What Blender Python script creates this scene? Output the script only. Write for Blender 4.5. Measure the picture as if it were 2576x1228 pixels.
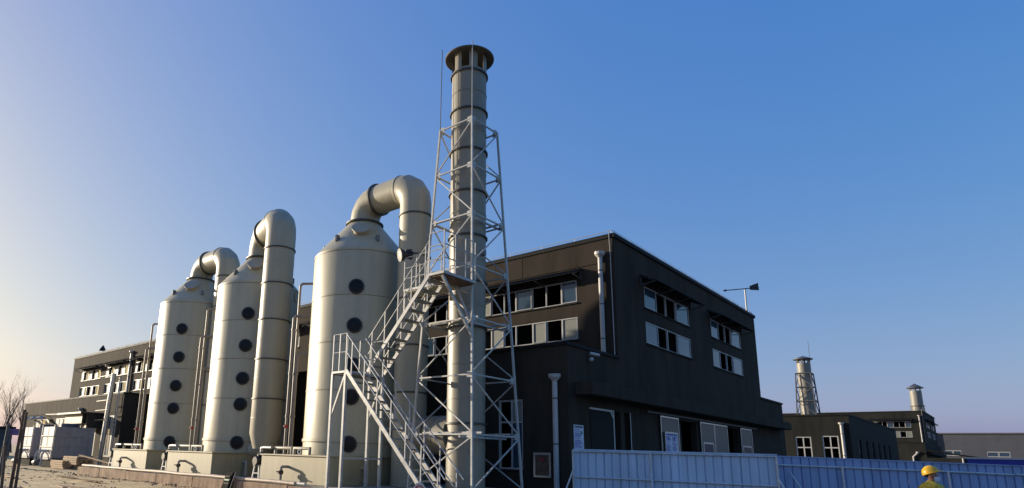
import bpy, bmesh, math, random
from mathutils import Vector, Matrix
from math import radians, sin, cos, pi, sqrt, atan2, hypot
random.seed(7)
S = bpy.context.scene
for o in list(bpy.data.objects): bpy.data.objects.remove(o)
COL = S.collection

# ---------------------------------------------------------------- camera
HEAD, PITCH, ROLL = radians(43.5), radians(12.55), radians(1.59)
EYE = Vector((0, 0, 1.7))
F = Vector((cos(HEAD)*cos(PITCH), sin(HEAD)*cos(PITCH), sin(PITCH)))
R0 = Vector((sin(HEAD), -cos(HEAD), 0)); U0 = R0.cross(F)
R = R0*cos(ROLL) + U0*sin(ROLL); U = U0*cos(ROLL) - R0*sin(ROLL)
cd = bpy.data.cameras.new('camera'); cam = bpy.data.objects.new('camera', cd); COL.objects.link(cam)
M = Matrix((R, U, -F)).transposed().to_4x4(); M.translation = EYE
cam.matrix_world = M
cd.sensor_width = 36; cd.lens = 1567/2575*36
cd.shift_x = (1287.5-1050)/2575; cd.shift_y = (795-614)/2575
cd.clip_end = 3000
S.camera = cam
S.render.resolution_x, S.render.resolution_y = 1024, 488

# ---------------------------------------------------------------- light
SUN_AZ, SUN_EL = radians(108), radians(11)
w = bpy.data.worlds.new('World'); S.world = w; w.use_nodes = True
nt = w.node_tree; bg = nt.nodes['Background']
sky = nt.nodes.new('ShaderNodeTexSky'); sky.sky_type = 'NISHITA'; sky.sun_disc = False
sky.sun_elevation = SUN_EL; sky.sun_rotation = pi/2 - SUN_AZ
sky.air_density = 1.2; sky.dust_density = 2.6; sky.ozone_density = 5.0; sky.altitude = 0
hsv = nt.nodes.new('ShaderNodeHueSaturation'); hsv.inputs['Saturation'].default_value = 1.2; hsv.inputs['Hue'].default_value = .511
nt.links.new(sky.outputs[0], hsv.inputs['Color']); gam = nt.nodes.new('ShaderNodeGamma'); gam.inputs[1].default_value = .63
nt.links.new(hsv.outputs[0], gam.inputs[0])
sep = nt.nodes.new('ShaderNodeSeparateColor'); com = nt.nodes.new('ShaderNodeCombineColor')      # soft highlight response, the same for the whole sky
nt.links.new(gam.outputs[0], sep.inputs[0])
for ch, (ex, piv, val) in enumerate(((.94, .23, .265), (.90, .67, .665), (.36, 1.48, 1.74))):
    pw = nt.nodes.new('ShaderNodeMath'); pw.operation = 'POWER'; pw.inputs[1].default_value = ex
    ml = nt.nodes.new('ShaderNodeMath'); ml.operation = 'MULTIPLY'; ml.inputs[1].default_value = val/piv**ex
    nt.links.new(sep.outputs[ch], pw.inputs[0]); nt.links.new(pw.outputs[0], ml.inputs[0]); nt.links.new(ml.outputs[0], com.inputs[ch])
nt.links.new(com.outputs[0], bg.inputs[0]); bg.inputs[1].default_value = 0.137
sd = bpy.data.lights.new('sun', 'SUN'); sun = bpy.data.objects.new('sun', sd); COL.objects.link(sun)
sd.energy = 2.8; sd.angle = radians(0.5); sd.color = (1.0, 0.86, 0.66)
sdir = Vector((cos(SUN_AZ)*cos(SUN_EL), sin(SUN_AZ)*cos(SUN_EL), sin(SUN_EL)))
sun.rotation_euler = sdir.to_track_quat('Z', 'Y').to_euler(); sun.location = (0, 40, 40)
S.view_settings.view_transform = 'Standard'; S.view_settings.look = 'None'
S.view_settings.exposure = 1.3; S.view_settings.gamma = 1

# ---------------------------------------------------------------- materials
MATS = {}
def mat(name, col, rough=.6, metal=0, var=.12, scale=3., bump=0., bscale=40., stretch=(1, 1, 1), spec=.5, col2=None, ior=None, coat=0, fine=0., streak=0.):
    m = bpy.data.materials.new(name); m.use_nodes = True
    n, l = m.node_tree.nodes, m.node_tree.links
    b = n['Principled BSDF']; b.inputs['Roughness'].default_value = rough; b.inputs['Metallic'].default_value = metal
    b.inputs['Specular IOR Level'].default_value = spec
    if ior: b.inputs['IOR'].default_value = ior
    if coat: b.inputs['Coat Weight'].default_value = coat; b.inputs['Coat Roughness'].default_value = .15
    geo = n.new('ShaderNodeNewGeometry'); mp = n.new('ShaderNodeMapping'); l.new(geo.outputs['Position'], mp.inputs[0])
    mp.inputs['Scale'].default_value = stretch
    tx = n.new('ShaderNodeTexNoise'); tx.inputs['Scale'].default_value = scale; tx.inputs['Detail'].default_value = 6; tx.inputs['Roughness'].default_value = .62
    l.new(mp.outputs[0], tx.inputs['Vector'])
    rp = n.new('ShaderNodeValToRGB'); l.new(tx.outputs[0], rp.inputs[0])
    c2 = col2 or [c*(1+var*1.2) for c in col]; c1 = [c*(1-var*1.6) for c in col]
    rp.color_ramp.elements[0].position = .3; rp.color_ramp.elements[0].color = (*c1, 1)
    rp.color_ramp.elements[1].position = .7; rp.color_ramp.elements[1].color = (*c2, 1)
    e = rp.color_ramp.elements.new(.5); e.color = (*col, 1)
    out = rp.outputs[0]
    if fine:
        t3 = n.new('ShaderNodeTexNoise'); t3.inputs['Scale'].default_value = bscale; t3.inputs['Detail'].default_value = 3
        l.new(geo.outputs['Position'], t3.inputs['Vector'])
        mr = n.new('ShaderNodeMapRange'); mr.inputs[1].default_value = .25; mr.inputs[2].default_value = .75
        mr.inputs[3].default_value = 1-fine; mr.inputs[4].default_value = 1+fine; l.new(t3.outputs[0], mr.inputs[0])
        vm = n.new('ShaderNodeVectorMath'); vm.operation = 'SCALE'; l.new(out, vm.inputs[0]); l.new(mr.outputs[0], vm.inputs['Scale']); out = vm.outputs[0]
    if streak:
        m2 = n.new('ShaderNodeMapping'); m2.inputs['Scale'].default_value = (5, 5, .16); l.new(geo.outputs['Position'], m2.inputs[0])
        t4 = n.new('ShaderNodeTexNoise'); t4.inputs['Scale'].default_value = 1.0; t4.inputs['Detail'].default_value = 5; l.new(m2.outputs[0], t4.inputs['Vector'])
        mr = n.new('ShaderNodeMapRange'); mr.inputs[1].default_value = .38; mr.inputs[2].default_value = .66; mr.inputs[3].default_value = 1.0+streak*.3; mr.inputs[4].default_value = 1-streak; l.new(t4.outputs[0], mr.inputs[0])
        vm = n.new('ShaderNodeVectorMath'); vm.operation = 'SCALE'; l.new(out, vm.inputs[0]); l.new(mr.outputs[0], vm.inputs['Scale']); out = vm.outputs[0]
    l.new(out, b.inputs['Base Color'])
    if bump:
        t2 = n.new('ShaderNodeTexNoise'); t2.inputs['Scale'].default_value = bscale; t2.inputs['Detail'].default_value = 4
        l.new(mp.outputs[0], t2.inputs['Vector'])
        bn = n.new('ShaderNodeBump'); bn.inputs['Strength'].default_value = bump; bn.inputs['Distance'].default_value = .02
        l.new(t2.outputs[0], bn.inputs['Height']); l.new(bn.outputs[0], b.inputs['Normal'])
    # roughness breakup
    mr2 = n.new('ShaderNodeMapRange'); mr2.inputs[3].default_value = max(0, rough-.08); mr2.inputs[4].default_value = min(1, rough+.08)
    l.new(tx.outputs[0], mr2.inputs[0]); l.new(mr2.outputs[0], b.inputs['Roughness'])
    MATS[name] = m; return m
mat('frp_dark', (.10, .092, .075), .6)
mat('frp', (.41, .375, .262), .42, var=.05, scale=.9, stretch=(1, 1, .35), bump=.12, bscale=5, fine=.03, streak=.07)
mat('frp_grey', (.345, .318, .235), .46, var=.06, scale=.9, stretch=(1, 1, .3), bump=.1, bscale=6, fine=.03, streak=.07)
mat('stack_shell', (.25, .228, .175), .46, var=.06, scale=.9, stretch=(1, 1, .3), bump=.1, bscale=6, fine=.03, streak=.07)
mat('basin', (.34, .295, .185), .55, var=.10, scale=1.5, stretch=(1, 1, .4), bump=.1, bscale=18, fine=.05, streak=.08)
mat('seam', (.22, .20, .16), .5)
mat('flange', (.05, .05, .045), .5)
mat('port', (.006, .006, .0065), .3, spec=.25)
mat('port_ring', (.045, .043, .038), .5, spec=.3)
mat('hatch', (.12, .13, .15), .35)
mat('steel', (.42, .415, .395), .45, metal=.1, var=.15, scale=6, fine=.12, bscale=30)
mat('steel_dark', (.09, .09, .095), .55, var=.2, scale=8)
mat('tread', (.20, .195, .165), .65, var=.2, scale=8, fine=.1)
mat('silver', (.62, .61, .58), .32, metal=.7, var=.1, scale=6)
mat('wall_far_shade', (.024, .0245, .021), .8, var=.25, scale=1.3, stretch=(1, 1, .2), spec=.12, fine=.1)  # darker copy of the wall; unlit look of far buildings put into the colour
mat('wall', (.047, .0375, .029), .85, var=.22, scale=1.1, stretch=(1, 1, .3), bump=.15, bscale=60, fine=.1, spec=.1, streak=.07)
mat('coping', (.014, .0145, .0145), .7, var=.2, spec=.15)
mat('interior', (.03, .03, .03), .9)
mat('white', (.46, .455, .44), .45, var=.07, scale=5, fine=.04)
mat('pvc', (.46, .44, .42), .4, var=.06, scale=5, streak=0.12)
mat('glass', (.03, .06, .095), .05, var=.1, ior=1.55, spec=.6)
mat('blind', (.21, .22, .185), .55, var=.08, scale=3)
mat('stainless', (.13, .125, .12), .45, metal=.6, var=.12, scale=2, stretch=(1, 1, .2))
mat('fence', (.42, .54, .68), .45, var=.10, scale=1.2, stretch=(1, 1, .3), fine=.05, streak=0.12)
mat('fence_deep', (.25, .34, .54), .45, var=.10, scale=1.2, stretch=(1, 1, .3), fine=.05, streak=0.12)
mat('rail', (.55, .56, .56), .4, metal=.3, var=.15, scale=8)
mat('concrete', (.30, .20, .13), .9, var=.4, scale=1.6, bump=.6, bscale=24, fine=.25, col2=(.40, .30, .21), streak=.3)
mat('concrete_top', (.30, .28, .24), .9, var=.2, scale=2, bump=.3, fine=.15)
mat('bounce_paving', (.15, .135, .11), .9, var=.2, scale=2, bump=.4, bscale=60, fine=.2)
mat('ground', (.56, .405, .20), .95, var=.22, scale=.55, bump=.8, bscale=9, fine=.22)
mat('rust', (.13, .075, .045), .8, var=.35, scale=9, fine=.2)
mat('pipe_dirty', (.42, .34, .26), .6, var=.25, scale=4, fine=.15)
mat('riser', (.22, .185, .15), .5, var=.12, scale=4)
mat('red', (.38, .03, .025), .5)
mat('black', (.012, .012, .013), .45)
mat('cabinet', (.30, .27, .265), .5, var=.1, scale=2, fine=.04, streak=0.12)
mat('cabinet_white', (.42, .40, .39), .5, var=.08, scale=3)
mat('wood', (.36, .235, .13), .8, var=.3, scale=5, stretch=(1, 1, 1), fine=.2)
mat('bark', (.075, .06, .048), .9, var=.3, scale=9)
mat('plinth', (.012, .012, .0115), .9, spec=.1)
mat('paper', (.62, .62, .72), .5, var=.05)
mat('ink', (.10, .10, .36), .6)
mat('green_ink', (.06, .22, .10), .6)
mat('sign_blue', (.12, .09, .28), .5)
mat('yellow', (.72, .40, .015), .38, var=.05)
mat('jacket', (.50, .40, .05), .8, var=.15, scale=12, fine=.1, bscale=60)
mat('trousers', (.03, .04, .07), .85, var=.2)
mat('skin', (.24, .115, .07), .55, var=.08, scale=10)
mat('hair', (.01, .009, .008), .7)
mat('mask', (.52, .56, .66), .8, var=.05)
mat('boot', (.02, .018, .015), .6)
mat('lamp_glass', (.55, .56, .5), .15, ior=1.6)
mat('grey_wall', (.075, .08, .095), .8, var=.1, scale=.6)
mat('blue_container', (.015, .03, .30), .45, var=.1)
mat('chim_white', (.24, .225, .19), .5, var=.08, scale=1, streak=0.2)
mat('far_grey', (.12, .12, .125), .8)
mat('rubble', (.26, .19, .12), .9, var=.3, scale=4)

# ---------------------------------------------------------------- mesh builder
class MB:
    def __init__(s): s.v = []; s.f = []; s.mi = []; s.cur = 0
    def add(s, vs, fs):
        k = len(s.v); s.v += [tuple(v) for v in vs]; s.f += [[i+k for i in f] for f in fs]; s.mi += [s.cur]*len(fs); return s
    def box(s, x0, x1, y0, y1, z0, z1):
        return s.add([(x0, y0, z0), (x1, y0, z0), (x1, y1, z0), (x0, y1, z0), (x0, y0, z1), (x1, y0, z1), (x1, y1, z1), (x0, y1, z1)],
                     [(0, 3, 2, 1), (4, 5, 6, 7), (0, 1, 5, 4), (1, 2, 6, 5), (2, 3, 7, 6), (3, 0, 4, 7)])
    def obox(s, c, ax, ay, az):
        c, ax, ay, az = map(Vector, (c, ax, ay, az))
        vs = [c+ax*i+ay*j+az*k for k in (-1, 1) for i, j in ((-1, -1), (1, -1), (1, 1), (-1, 1))]
        return s.add(vs, [(0, 3, 2, 1), (4, 5, 6, 7), (0, 1, 5, 4), (1, 2, 6, 5), (2, 3, 7, 6), (3, 0, 4, 7)])
    def beam(s, p, q, w, h=None, up=(0, 0, 1)):
        p, q = Vector(p), Vector(q); h = h or w; d = q-p; L = d.length; d.normalize(); up = Vector(up)
        if abs(d.dot(up)) > .98: up = Vector((1, 0, 0))
        a = d.cross(up).normalized(); b = a.cross(d).normalized()
        return s.obox((p+q)/2, d*L/2, a*w/2, b*h/2)
    def path(s, pts, r, n=10, caps=True):
        pts = [Vector(p) for p in pts]; m = len(pts); rr = r if isinstance(r, (list, tuple)) else [r]*m
        k = len(s.v); d0 = (pts[1]-pts[0]).normalized()
        a = d0.orthogonal().normalized(); vs = []
        prev = d0
        for i, p in enumerate(pts):
            din = (pts[i]-pts[i-1]).normalized() if i else d0
            dout = (pts[i+1]-pts[i]).normalized() if i < m-1 else din
            if i: a = prev.rotation_difference(din) @ a if prev.dot(din) < .99999 else a
            prev = din
            a = (a-din*a.dot(din)).normalized(); b = din.cross(a)
            t = (din+dout)
            t = t.normalized() if t.length > 1e-6 else din
            for j in range(n):
                th = 2*pi*j/n; off = (a*cos(th)+b*sin(th))*rr[i]
                k2 = off.dot(t)/max(.2, din.dot(t))
                vs.append(p+off-din*k2)
        fs = []
        for i in range(m-1):
            for j in range(n):
                fs.append((i*n+j, i*n+(j+1) % n, (i+1)*n+(j+1) % n, (i+1)*n+j))
        if caps: fs.append(tuple(range(n))[::-1]); fs.append(tuple((m-1)*n+j for j in range(n)))
        return s.add(vs, fs)
    def tube(s, p, q, r, n=8): return s.path([p, q], r, n)
    def lathe(s, prof, c, n=32, axis=None, closed=False):
        c = Vector(c); ax = Vector(axis).normalized() if axis else Vector((0, 0, 1))
        a = ax.orthogonal().normalized(); b = ax.cross(a); vs = []
        for r, z in prof:
            for j in range(n):
                th = 2*pi*j/n; vs.append(c+ax*z+(a*cos(th)+b*sin(th))*r)
        m = len(prof); fs = []
        for i in range(m if closed else m-1):
            for j in range(n):
                i2 = (i+1) % m
                fs.append((i*n+j, i*n+(j+1) % n, i2*n+(j+1) % n, i2*n+j))
        if not closed:
            if prof[0][0] > .001: fs.append(tuple(range(n))[::-1])
            if prof[-1][0] > .001: fs.append(tuple((m-1)*n+j for j in range(n)))
        return s.add(vs, fs)
    def ring(s, c, r0, r1, h, n=32, axis=None):
        return s.lathe([(r0, -h/2), (r1, -h/2), (r1, h/2), (r0, h/2)], c, n, axis, closed=True)
    def build(s, name, mt, parent=None, smooth=False, label=None, bevel=0, ang=28):
        off = world_loc(parent) if parent else Vector((0, 0, 0))
        me = bpy.data.meshes.new(name); me.from_pydata([Vector(v)-off for v in s.v], [], s.f); me.update()
        bm = bmesh.new(); bm.from_mesh(me)
        if smooth: bmesh.ops.remove_doubles(bm, verts=bm.verts, dist=1e-5)
        if bevel:
            bmesh.ops.bevel(bm, geom=[e for e in bm.edges if len(e.link_faces) == 2 and e.calc_face_angle(0) > .5], offset=bevel, segments=1, affect='EDGES')
        bmesh.ops.recalc_face_normals(bm, faces=bm.faces); bm.to_mesh(me); bm.free()
        if smooth:
            me.shade_smooth(); me.set_sharp_from_angle(angle=radians(ang))
        me.materials.append(MATS[mt] if isinstance(mt, str) else mt)
        o = bpy.data.objects.new(name, me); COL.objects.link(o)
        if parent: o.parent = parent
        if label: o['label'] = label
        return o
def world_loc(o):
    v = Vector((0, 0, 0))
    while o: v += o.location; o = o.parent
    return v
def thing(name, label, cat, loc, group=None):
    o = bpy.data.objects.new(name, None); COL.objects.link(o); o.location = loc; o.empty_display_size = .2
    o['label'] = label; o['category'] = cat
    if group: o['group'] = group
    return o
def tag(o, label, cat, group=None):
    o['label'] = label; o['category'] = cat
    if group: o['group'] = group
    return o
def struct(o): o['kind'] = 'structure'; return o
def bez(a, b, t): return a+(b-a)*t
def sstep(a, b, x):
    t = min(1, max(0, (x-a)/(b-a))); return t*t*(3-2*t)
def gz(x, y): return .36*sstep(8, 16, y)

# ---------------------------------------------------------------- ground
gm = MB()
def axis_pts(lo, hi, a, b, fine, coarse):
    p = []; x = lo
    while x < hi:
        p.append(x); x += fine if a <= x < b else coarse
    return p+[hi]
gx = axis_pts(-1500, 1500, -10, 30, .16, 50); gy = axis_pts(-1500, 1500, 0, 70, .5, 50)
nz = lambda x, y: -.05*math.exp(-((x-7.2-.25*sin(y*.12))/.16)**2)-.05*math.exp(-((x-9.0-.25*sin(y*.12))/.16)**2)+.018*sin(1.7*x+.6*y)+.014*sin(2.9*y-1.3*x+1)+.01*sin(5.1*x+3.3*y)
vs = [(x, y, gz(x, y)+(nz(x, y) if -10 <= x <= 30 and 0 <= y <= 70 else 0)) for y in gy for x in gx]
n = len(gx)
gm.add(vs, [(j*n+i, j*n+i+1, (j+1)*n+i+1, (j+1)*n+i) for j in range(len(gy)-1) for i in range(n-1)])
struct(gm.build('ground', 'ground', smooth=True))

m = MB(); m.add([(-200, -300, .03), (400, -300, .03), (400, 9.2, .03), (-200, 9.2, .03), (-200, -300, -.1), (400, -300, -.1), (400, 9.2, -.1), (-200, 9.2, -.1)], [(0, 1, 2, 3), (7, 6, 5, 4), (0, 4, 5, 1), (1, 5, 6, 2), (2, 6, 7, 3), (3, 7, 4, 0)]); struct(m.build('road', 'bounce_paving'))  # unseen paved sheet, added to tune bounce light onto walls and fence

# concrete pad that carries the scrubbers, front kerb in cast lengths
PADZ = .72
pad = struct(MB().box(11.42, 17.0, 9.9, 32.6, -.2, PADZ).build('concrete_pad', 'concrete_top'))
y = 10.0; k = 0
while y < 32.4:
    L = 2.85; m = MB()
    m.box(11.2+random.uniform(-.012, .012), 11.415, y, min(y+L-.02, 32.6), -.1, PADZ+random.uniform(-.012, .02))
    m.build('kerb_block', 'concrete', pad, bevel=.015); y += L; k += 1

# ---------------------------------------------------------------- buildings
def P3(face, plane, a, d, z): return (plane+d, a, z) if face == 'X' else (a, plane+d, z)
def fbox(m, face, plane, a0, a1, d0, d1, z0, z1):
    if face == 'X': m.box(plane+d0, plane+d1, a0, a1, z0, z1)
    else: m.box(a0, a1, plane+d0, plane+d1, z0, z1)
def wall_holes(m, face, plane, a0, a1, z0, z1, holes, th=.26):
    zs = sorted({z0, z1, *[h[2] for h in holes], *[h[3] for h in holes]}); zs = [z for z in zs if z0 <= z <= z1]
    for za, zb in zip(zs, zs[1:]):
        zm = (za+zb)/2
        cut = sorted((h[0], h[1]) for h in holes if h[2] < zm < h[3]); x = a0
        for c0, c1 in cut:
            if c0 > x: fbox(m, face, plane, x, c0, 0, th, za, zb)
            x = max(x, c1)
        if x < a1: fbox(m, face, plane, x, a1, 0, th, za, zb)
def window(par, face, plane, a0, a1, z0, z1, cuts, types, fr=.045, mt='white', transom=None):
    m = MB(); d0, d1 = .03, .10
    fbox(m, face, plane, a0, a1, d0, d1, z0, z0+fr); fbox(m, face, plane, a0, a1, d0, d1, z1-fr, z1)
    edges = [a0]+list(cuts)+[a1]
    for i, e in enumerate(edges):
        lo, hi = (e, e+fr) if i == 0 else (e-fr, e) if i == len(edges)-1 else (e-fr/2, e+fr/2)
        fbox(m, face, plane, lo, hi, d0, d1, z0+fr, z1-fr)
    if transom: fbox(m, face, plane, a0+fr, a1-fr, d0+.003, d1-.003, transom-fr/2, transom+fr/2)
    wo = m.build('window', mt, par)
    s = MB(); fbox(s, face, plane, a0-.03, a1+.03, -.05, .03, z0-.05, z0-.003); s.build('sill', 'coping', wo)
    for i, t in enumerate(types):
        p0, p1 = edges[i]+fr*.6, edges[i+1]-fr*.6
        if t == 'o': continue
        sf = MB(); q = .03; b0, b1 = .035, .09   # sash
        fbox(sf, face, plane, p0, p1, b0-.03, b1-.04, z0+fr*.8, z0+fr*.8+q); fbox(sf, face, plane, p0, p1, b0-.03, b1-.04, z1-fr*.8-q, z1-fr*.8)
        fbox(sf, face, plane, p0, p0+q, b0-.03, b1-.04, z0+fr*.8+q, z1-fr*.8-q); fbox(sf, face, plane, p1-q, p1, b0-.03, b1-.04, z0+fr*.8+q, z1-fr*.8-q)
        sf.build('sash', mt, wo)
        g = MB(); dd = random.uniform(.028, .034)
        fbox(g, face, plane, p0+q, p1-q, dd, dd+.008, z0+fr*.8+q, z1-fr*.8-q); g.build('pane', 'glass' if t == 'g' else 'blind', wo)
    return wo
def awning(par, face, plane, a0, a1, zw, zo, dep):
    m = MB(); n = max(8, int((a1-a0)/.1)); vs = []; fs = []
    for i in range(n+1):
        a = bez(a0, a1, i/n); h = .018*(1 if i % 2 else -1)
        vs += [P3(face, plane, a, -.003, zw+h+.006), P3(face, plane, a, -dep, zo+h+.006), P3(face, plane, a, -dep, zo+h-.006), P3(face, plane, a, -.003, zw+h-.006)]
    for i in range(n):
        for j in range(4): fs.append((i*4+j, i*4+(j+1) % 4, i*4+4+(j+1) % 4, i*4+4+j))
    fs += [(0, 1, 2, 3), (n*4+3, n*4+2, n*4+1, n*4)]
    m.add(vs, fs); ob = m.build('awning', 'coping', par)
    for i in range(4):
        a = bez(a0+.08, a1-.08, i/3); b = MB()
        b.beam(P3(face, plane, a, -.02, zw-.42), P3(face, plane, a, -dep+.05, zo-.04), .035); b.beam(P3(face, plane, a, -.02, zw-.45), P3(face, plane, a, -.02, zw-.04), .035)
        b.beam(P3(face, plane, a, -.02, zw-.05), P3(face, plane, a, -dep+.03, zo-.04), .035)
        b.build('bracket', 'steel_dark', ob)
def downpipe(par, pts, r=.085, head=True, n=12):
    m = MB(); m.path(pts, r, n); o = m.build('drainpipe', 'pvc', par, smooth=True)
    if head:
        p = Vector(pts[0]); h = MB(); h.lathe([(r*1.05, -.12), (.10, -.10), (.19, .0), (.20, .10), (.17, .10)], p+Vector((0, 0, .06)), 12); h.build('hopper', 'pvc', o, smooth=True)
    for t in (.15, .5, .85):
        if len(pts) == 2:
            c = Vector(pts[0]).lerp(Vector(pts[1]), t); k = MB(); k.ring(c, r*.98, r*1.12, .045, 12); k.build('pipe_clip', 'steel_dark', o, smooth=True)
    return o

XA, XM, XE, XE2, Y0 = 17.2, 20.77, 38.0, 42.2, 9.84
ROOF, PAR = 9.75, 5.2
GW = [(11.38+5.85*k, 16.03+5.85*k) for k in range(9)]
RG = [(23.25, 24.45, 25.45, 26.5, 27.93), (30.72, 31.82, 32.82, 33.72, 35.2)]
def make_building(dx, dy, yend, label, full):
    WM = 'wall' if full else 'wall_far_shade'
    xa, xm, xe, xe2, y0 = XA+dx, XM+dx, XE+dx, XE2+dx, Y0+dy
    B = thing('factory_building', label, 'building', (xm, y0, 0))
    gw = [(a+dy, b+dy) for a, b in GW if b+dy < yend-1.5]
    # main front wall
    holes = []
    for a, b in gw: holes += [(a, b, 7.5, 8.4), (a, b, 6.08, 6.96)]
    low = []
    if full:
        low = [(28.6+i*4.6, 32.4+i*4.6) for i in range(4)]
        for a, b in low: holes.append((a, b, .95, 3.7))
    m = MB(); wall_holes(m, 'X', xm, y0, yend, 0, ROOF, holes)
    rg = [tuple(v+dx for v in g) for g in RG]
    rh = []
    for g in rg: rh += [(g[0], g[4], 7.55, 8.45), (g[0], g[4], 6.13, 7.02)]
    if full: rh += [(20.85, 21.46, .0, 3.34), (25.85, 27.9, 0, 3.36), (31.8, 33.5, 0, 3.36)]
    wall_holes(m, 'Y', y0, xm+.262, xe, 0, ROOF-.003, rh)
    m.box(xe-.26, xe, y0+.262, yend, 0, ROOF-.003); m.box(xm+.262, xe-.262, yend-.26, yend, 0, ROOF-.003)
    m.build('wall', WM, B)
    # inside: partitions and slabs that close the view through open sashes
    m = MB(); m.box(xm+6, xm+6.2, y0+.3, yend-.3, 0, ROOF-.3); m.box(xm+.3, xm+5.99, y0+6, y0+6.15, 0, ROOF-.3); m.box(xm+6.21, xe-.3, y0+5, y0+5.2, 0, ROOF-.3)
    m.box(xm+.27, xe-.27, y0+.27, yend-.27, 5.35, 5.5)
    m.build('partition', 'interior', B)
    m = MB(); m.box(xm+.2, xe-.2, y0+.2, yend-.2, ROOF-.25, ROOF-.05); m.build('roof', 'coping', B)
    m = MB(); t = .16
    m.box(xm-.07, xm+.3, y0-.07, yend+.07, ROOF, ROOF+t); m.box(xm+.303, xe+.07, y0-.07, y0+.3, ROOF, ROOF+t-.003); m.box(xe-.3, xe+.07, y0+.303, yend+.07, ROOF, ROOF+t-.003); m.box(xm+.303, xe-.303, yend-.3, yend+.07, ROOF, ROOF+t-.006)
    m.build('coping', 'coping', B)
    # annexes
    def annex(x0, x1, a0, a1, hX, hY, top=PAR):
        m = MB()
        wall_holes(m, 'X', x0, a0, a1, 0, top, hX); wall_holes(m, 'Y', a0, x0+.262, x1, 0, top-.003, hY)
        m.box(x0+.262, x1, a1-.26, a1, 0, top-.003)
        if x1 > xe+1: m.box(x1-.26, x1, a0+.262, a1-.262, 0, top-.004)
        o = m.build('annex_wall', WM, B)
        c = MB(); c.box(x0-.06, x0+.3, a0-.06, a1+.06, top, top+.1); c.box(x0+.303, x1, a0-.06, a0+.3, top, top+.097); c.build('coping', 'coping', o)
        r = MB(); r.box(x0+.2, x1-.02, a0+.2, a1-.2, top-.3, top-.15); r.build('annex_roof', 'coping', o)
        i = MB(); i.box(x1-.5, x1-.4, a0+.4, a1-.4, 0, top-.35); i.build('partition', 'interior', o)
        return o
    if full:
        AR = annex(xa, xm-.003, y0, 27.0, [(11.5, 12.47, 1.32, 3.56)], [(20.25, 20.72, 0, 3.34)])
        lw = [(44.6, 46.6), (47.6, 50.2), (53.0, 56.5), (58.0, 61.5)]
        AL = annex(xa, xm-.003, 43.4, yend-.05, [(a, b, 1.0, 3.78) for a, b in lw], [])
        annex(xe+.003, xe2, y0, 27.0, [], [])
    else:
        annex(xa, xm-.003, y0, 26, [], []); annex(xe+.003, xe2, y0, 26, [], [])
    # windows, front
    for k, (a, b) in enumerate(gw):
        cuts = [a+.69, a+1.37, a+2.06, a+2.83, a+3.42, a+4.06]
        cuts = [a+.70, a+1.38, a+2.02, a+2.82, a+3.4, a+4.05]
        tu = random.choice(['googoog', 'gogobog', 'bogogob']) if k else 'googoob'
        tl = random.choice(['bobgobo', 'bogobob']) if k else 'boboobo'
        window(B, 'X', xm, a, b, 7.5, 8.4, cuts, tu if k < 6 else 'gbobgob'); window(B, 'X', xm, a, b, 6.08, 6.96, cuts, tl if k < 6 else 'gobogbo')
        awning(B, 'X', xm, a-.25, b+.25, 8.8, 8.5, .62)
    for gi, g in enumerate(rg):
        window(B, 'Y', y0, g[0], g[4], 7.55, 8.45, g[1:4], 'goog'); window(B, 'Y', y0, g[0], g[4], 6.13, 7.02, g[1:4], 'goog')
        awning(B, 'Y', y0, g[0]-.35, g[4]+.35, 8.82, 8.52, .62)
    # an awning of the far face that shows past the corner
    m = MB(); m.add([(xe+.003, y0+.8, 9.3), (xe+1.6, y0+.8, 8.95), (xe+1.6, y0+5, 8.95), (xe+.003, y0+5, 9.3), (xe+.003, y0+.8, 9.33), (xe+1.6, y0+.8, 8.98), (xe+1.6, y0+5, 8.98), (xe+.003, y0+5, 9.33)],
        [(0, 3, 2, 1), (4, 5, 6, 7), (0, 1, 5, 4), (1, 2, 6, 5), (2, 3, 7, 6), (3, 0, 4, 7)]); m.build('awning', 'coping', B)
    # cladding sheets of the top fascia
    a = y0+.02
    while a < yend-.2:
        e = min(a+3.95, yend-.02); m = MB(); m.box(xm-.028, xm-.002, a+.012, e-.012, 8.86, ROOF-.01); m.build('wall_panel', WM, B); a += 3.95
    # rain pipes
    downpipe(B, [(xm-.13, 10.33+dy, 9.08), (xm-.13, 10.33+dy, 5.42)])
    if full:
        downpipe(B, [(xa-.13, 10.22, 4.12), (xa-.13, 10.22, .15)])
        downpipe(B, [(xm-.13, 51.7, 9.2), (xm-.13, 51.7, 5.3)]); downpipe(B, [(xa-.13, 50.75, 4.3), (xa-.13, 50.75, 4.05), (xa-.13, 50.1, 3.9), (xa-.13, 50.1, .4)], .07)
    else:
        downpipe(B, [(xa-.13, 9.97, 3.83), (xa-.13, 10.5, 3.3), (xa-.13, 10.5, .3)], .11)
    # canopy along the side face
    m = MB(); m.box(17.6+dx, 41.3+dx, y0-.6, y0-.003, 3.66, 4.08); m.build('canopy', WM, B, bevel=.02)
    # lightning tape on the roof edge and its down lead
    m = MB(); m.tube((xm+.05, y0+.05, ROOF+.30), (xm+.05, yend, ROOF+.30), .012, 6); m.tube((xm+.05, y0+.05, ROOF+.30), (xe, y0+.05, ROOF+.30), .012, 6)
    a = y0+.1
    while a < yend: m.tube((xm+.05, a, ROOF+.1), (xm+.05, a, ROOF+.31), .01, 5); a += 1.5
    a = xm+1.5
    while a < xe: m.tube((a, y0+.05, ROOF+.1), (a, y0+.05, ROOF+.31), .01, 5); a += 1.5
    m.path([(xm-.09, y0+.12, ROOF+.28), (xm-.09, y0+.12, ROOF-.1), (xm-.06, y0+.12, ROOF-.3), (xm-.06, y0+.1, 5.35)], .016, 6)
    m.build('lightning_conductor', 'pvc', B)
    if not full: return B
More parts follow.
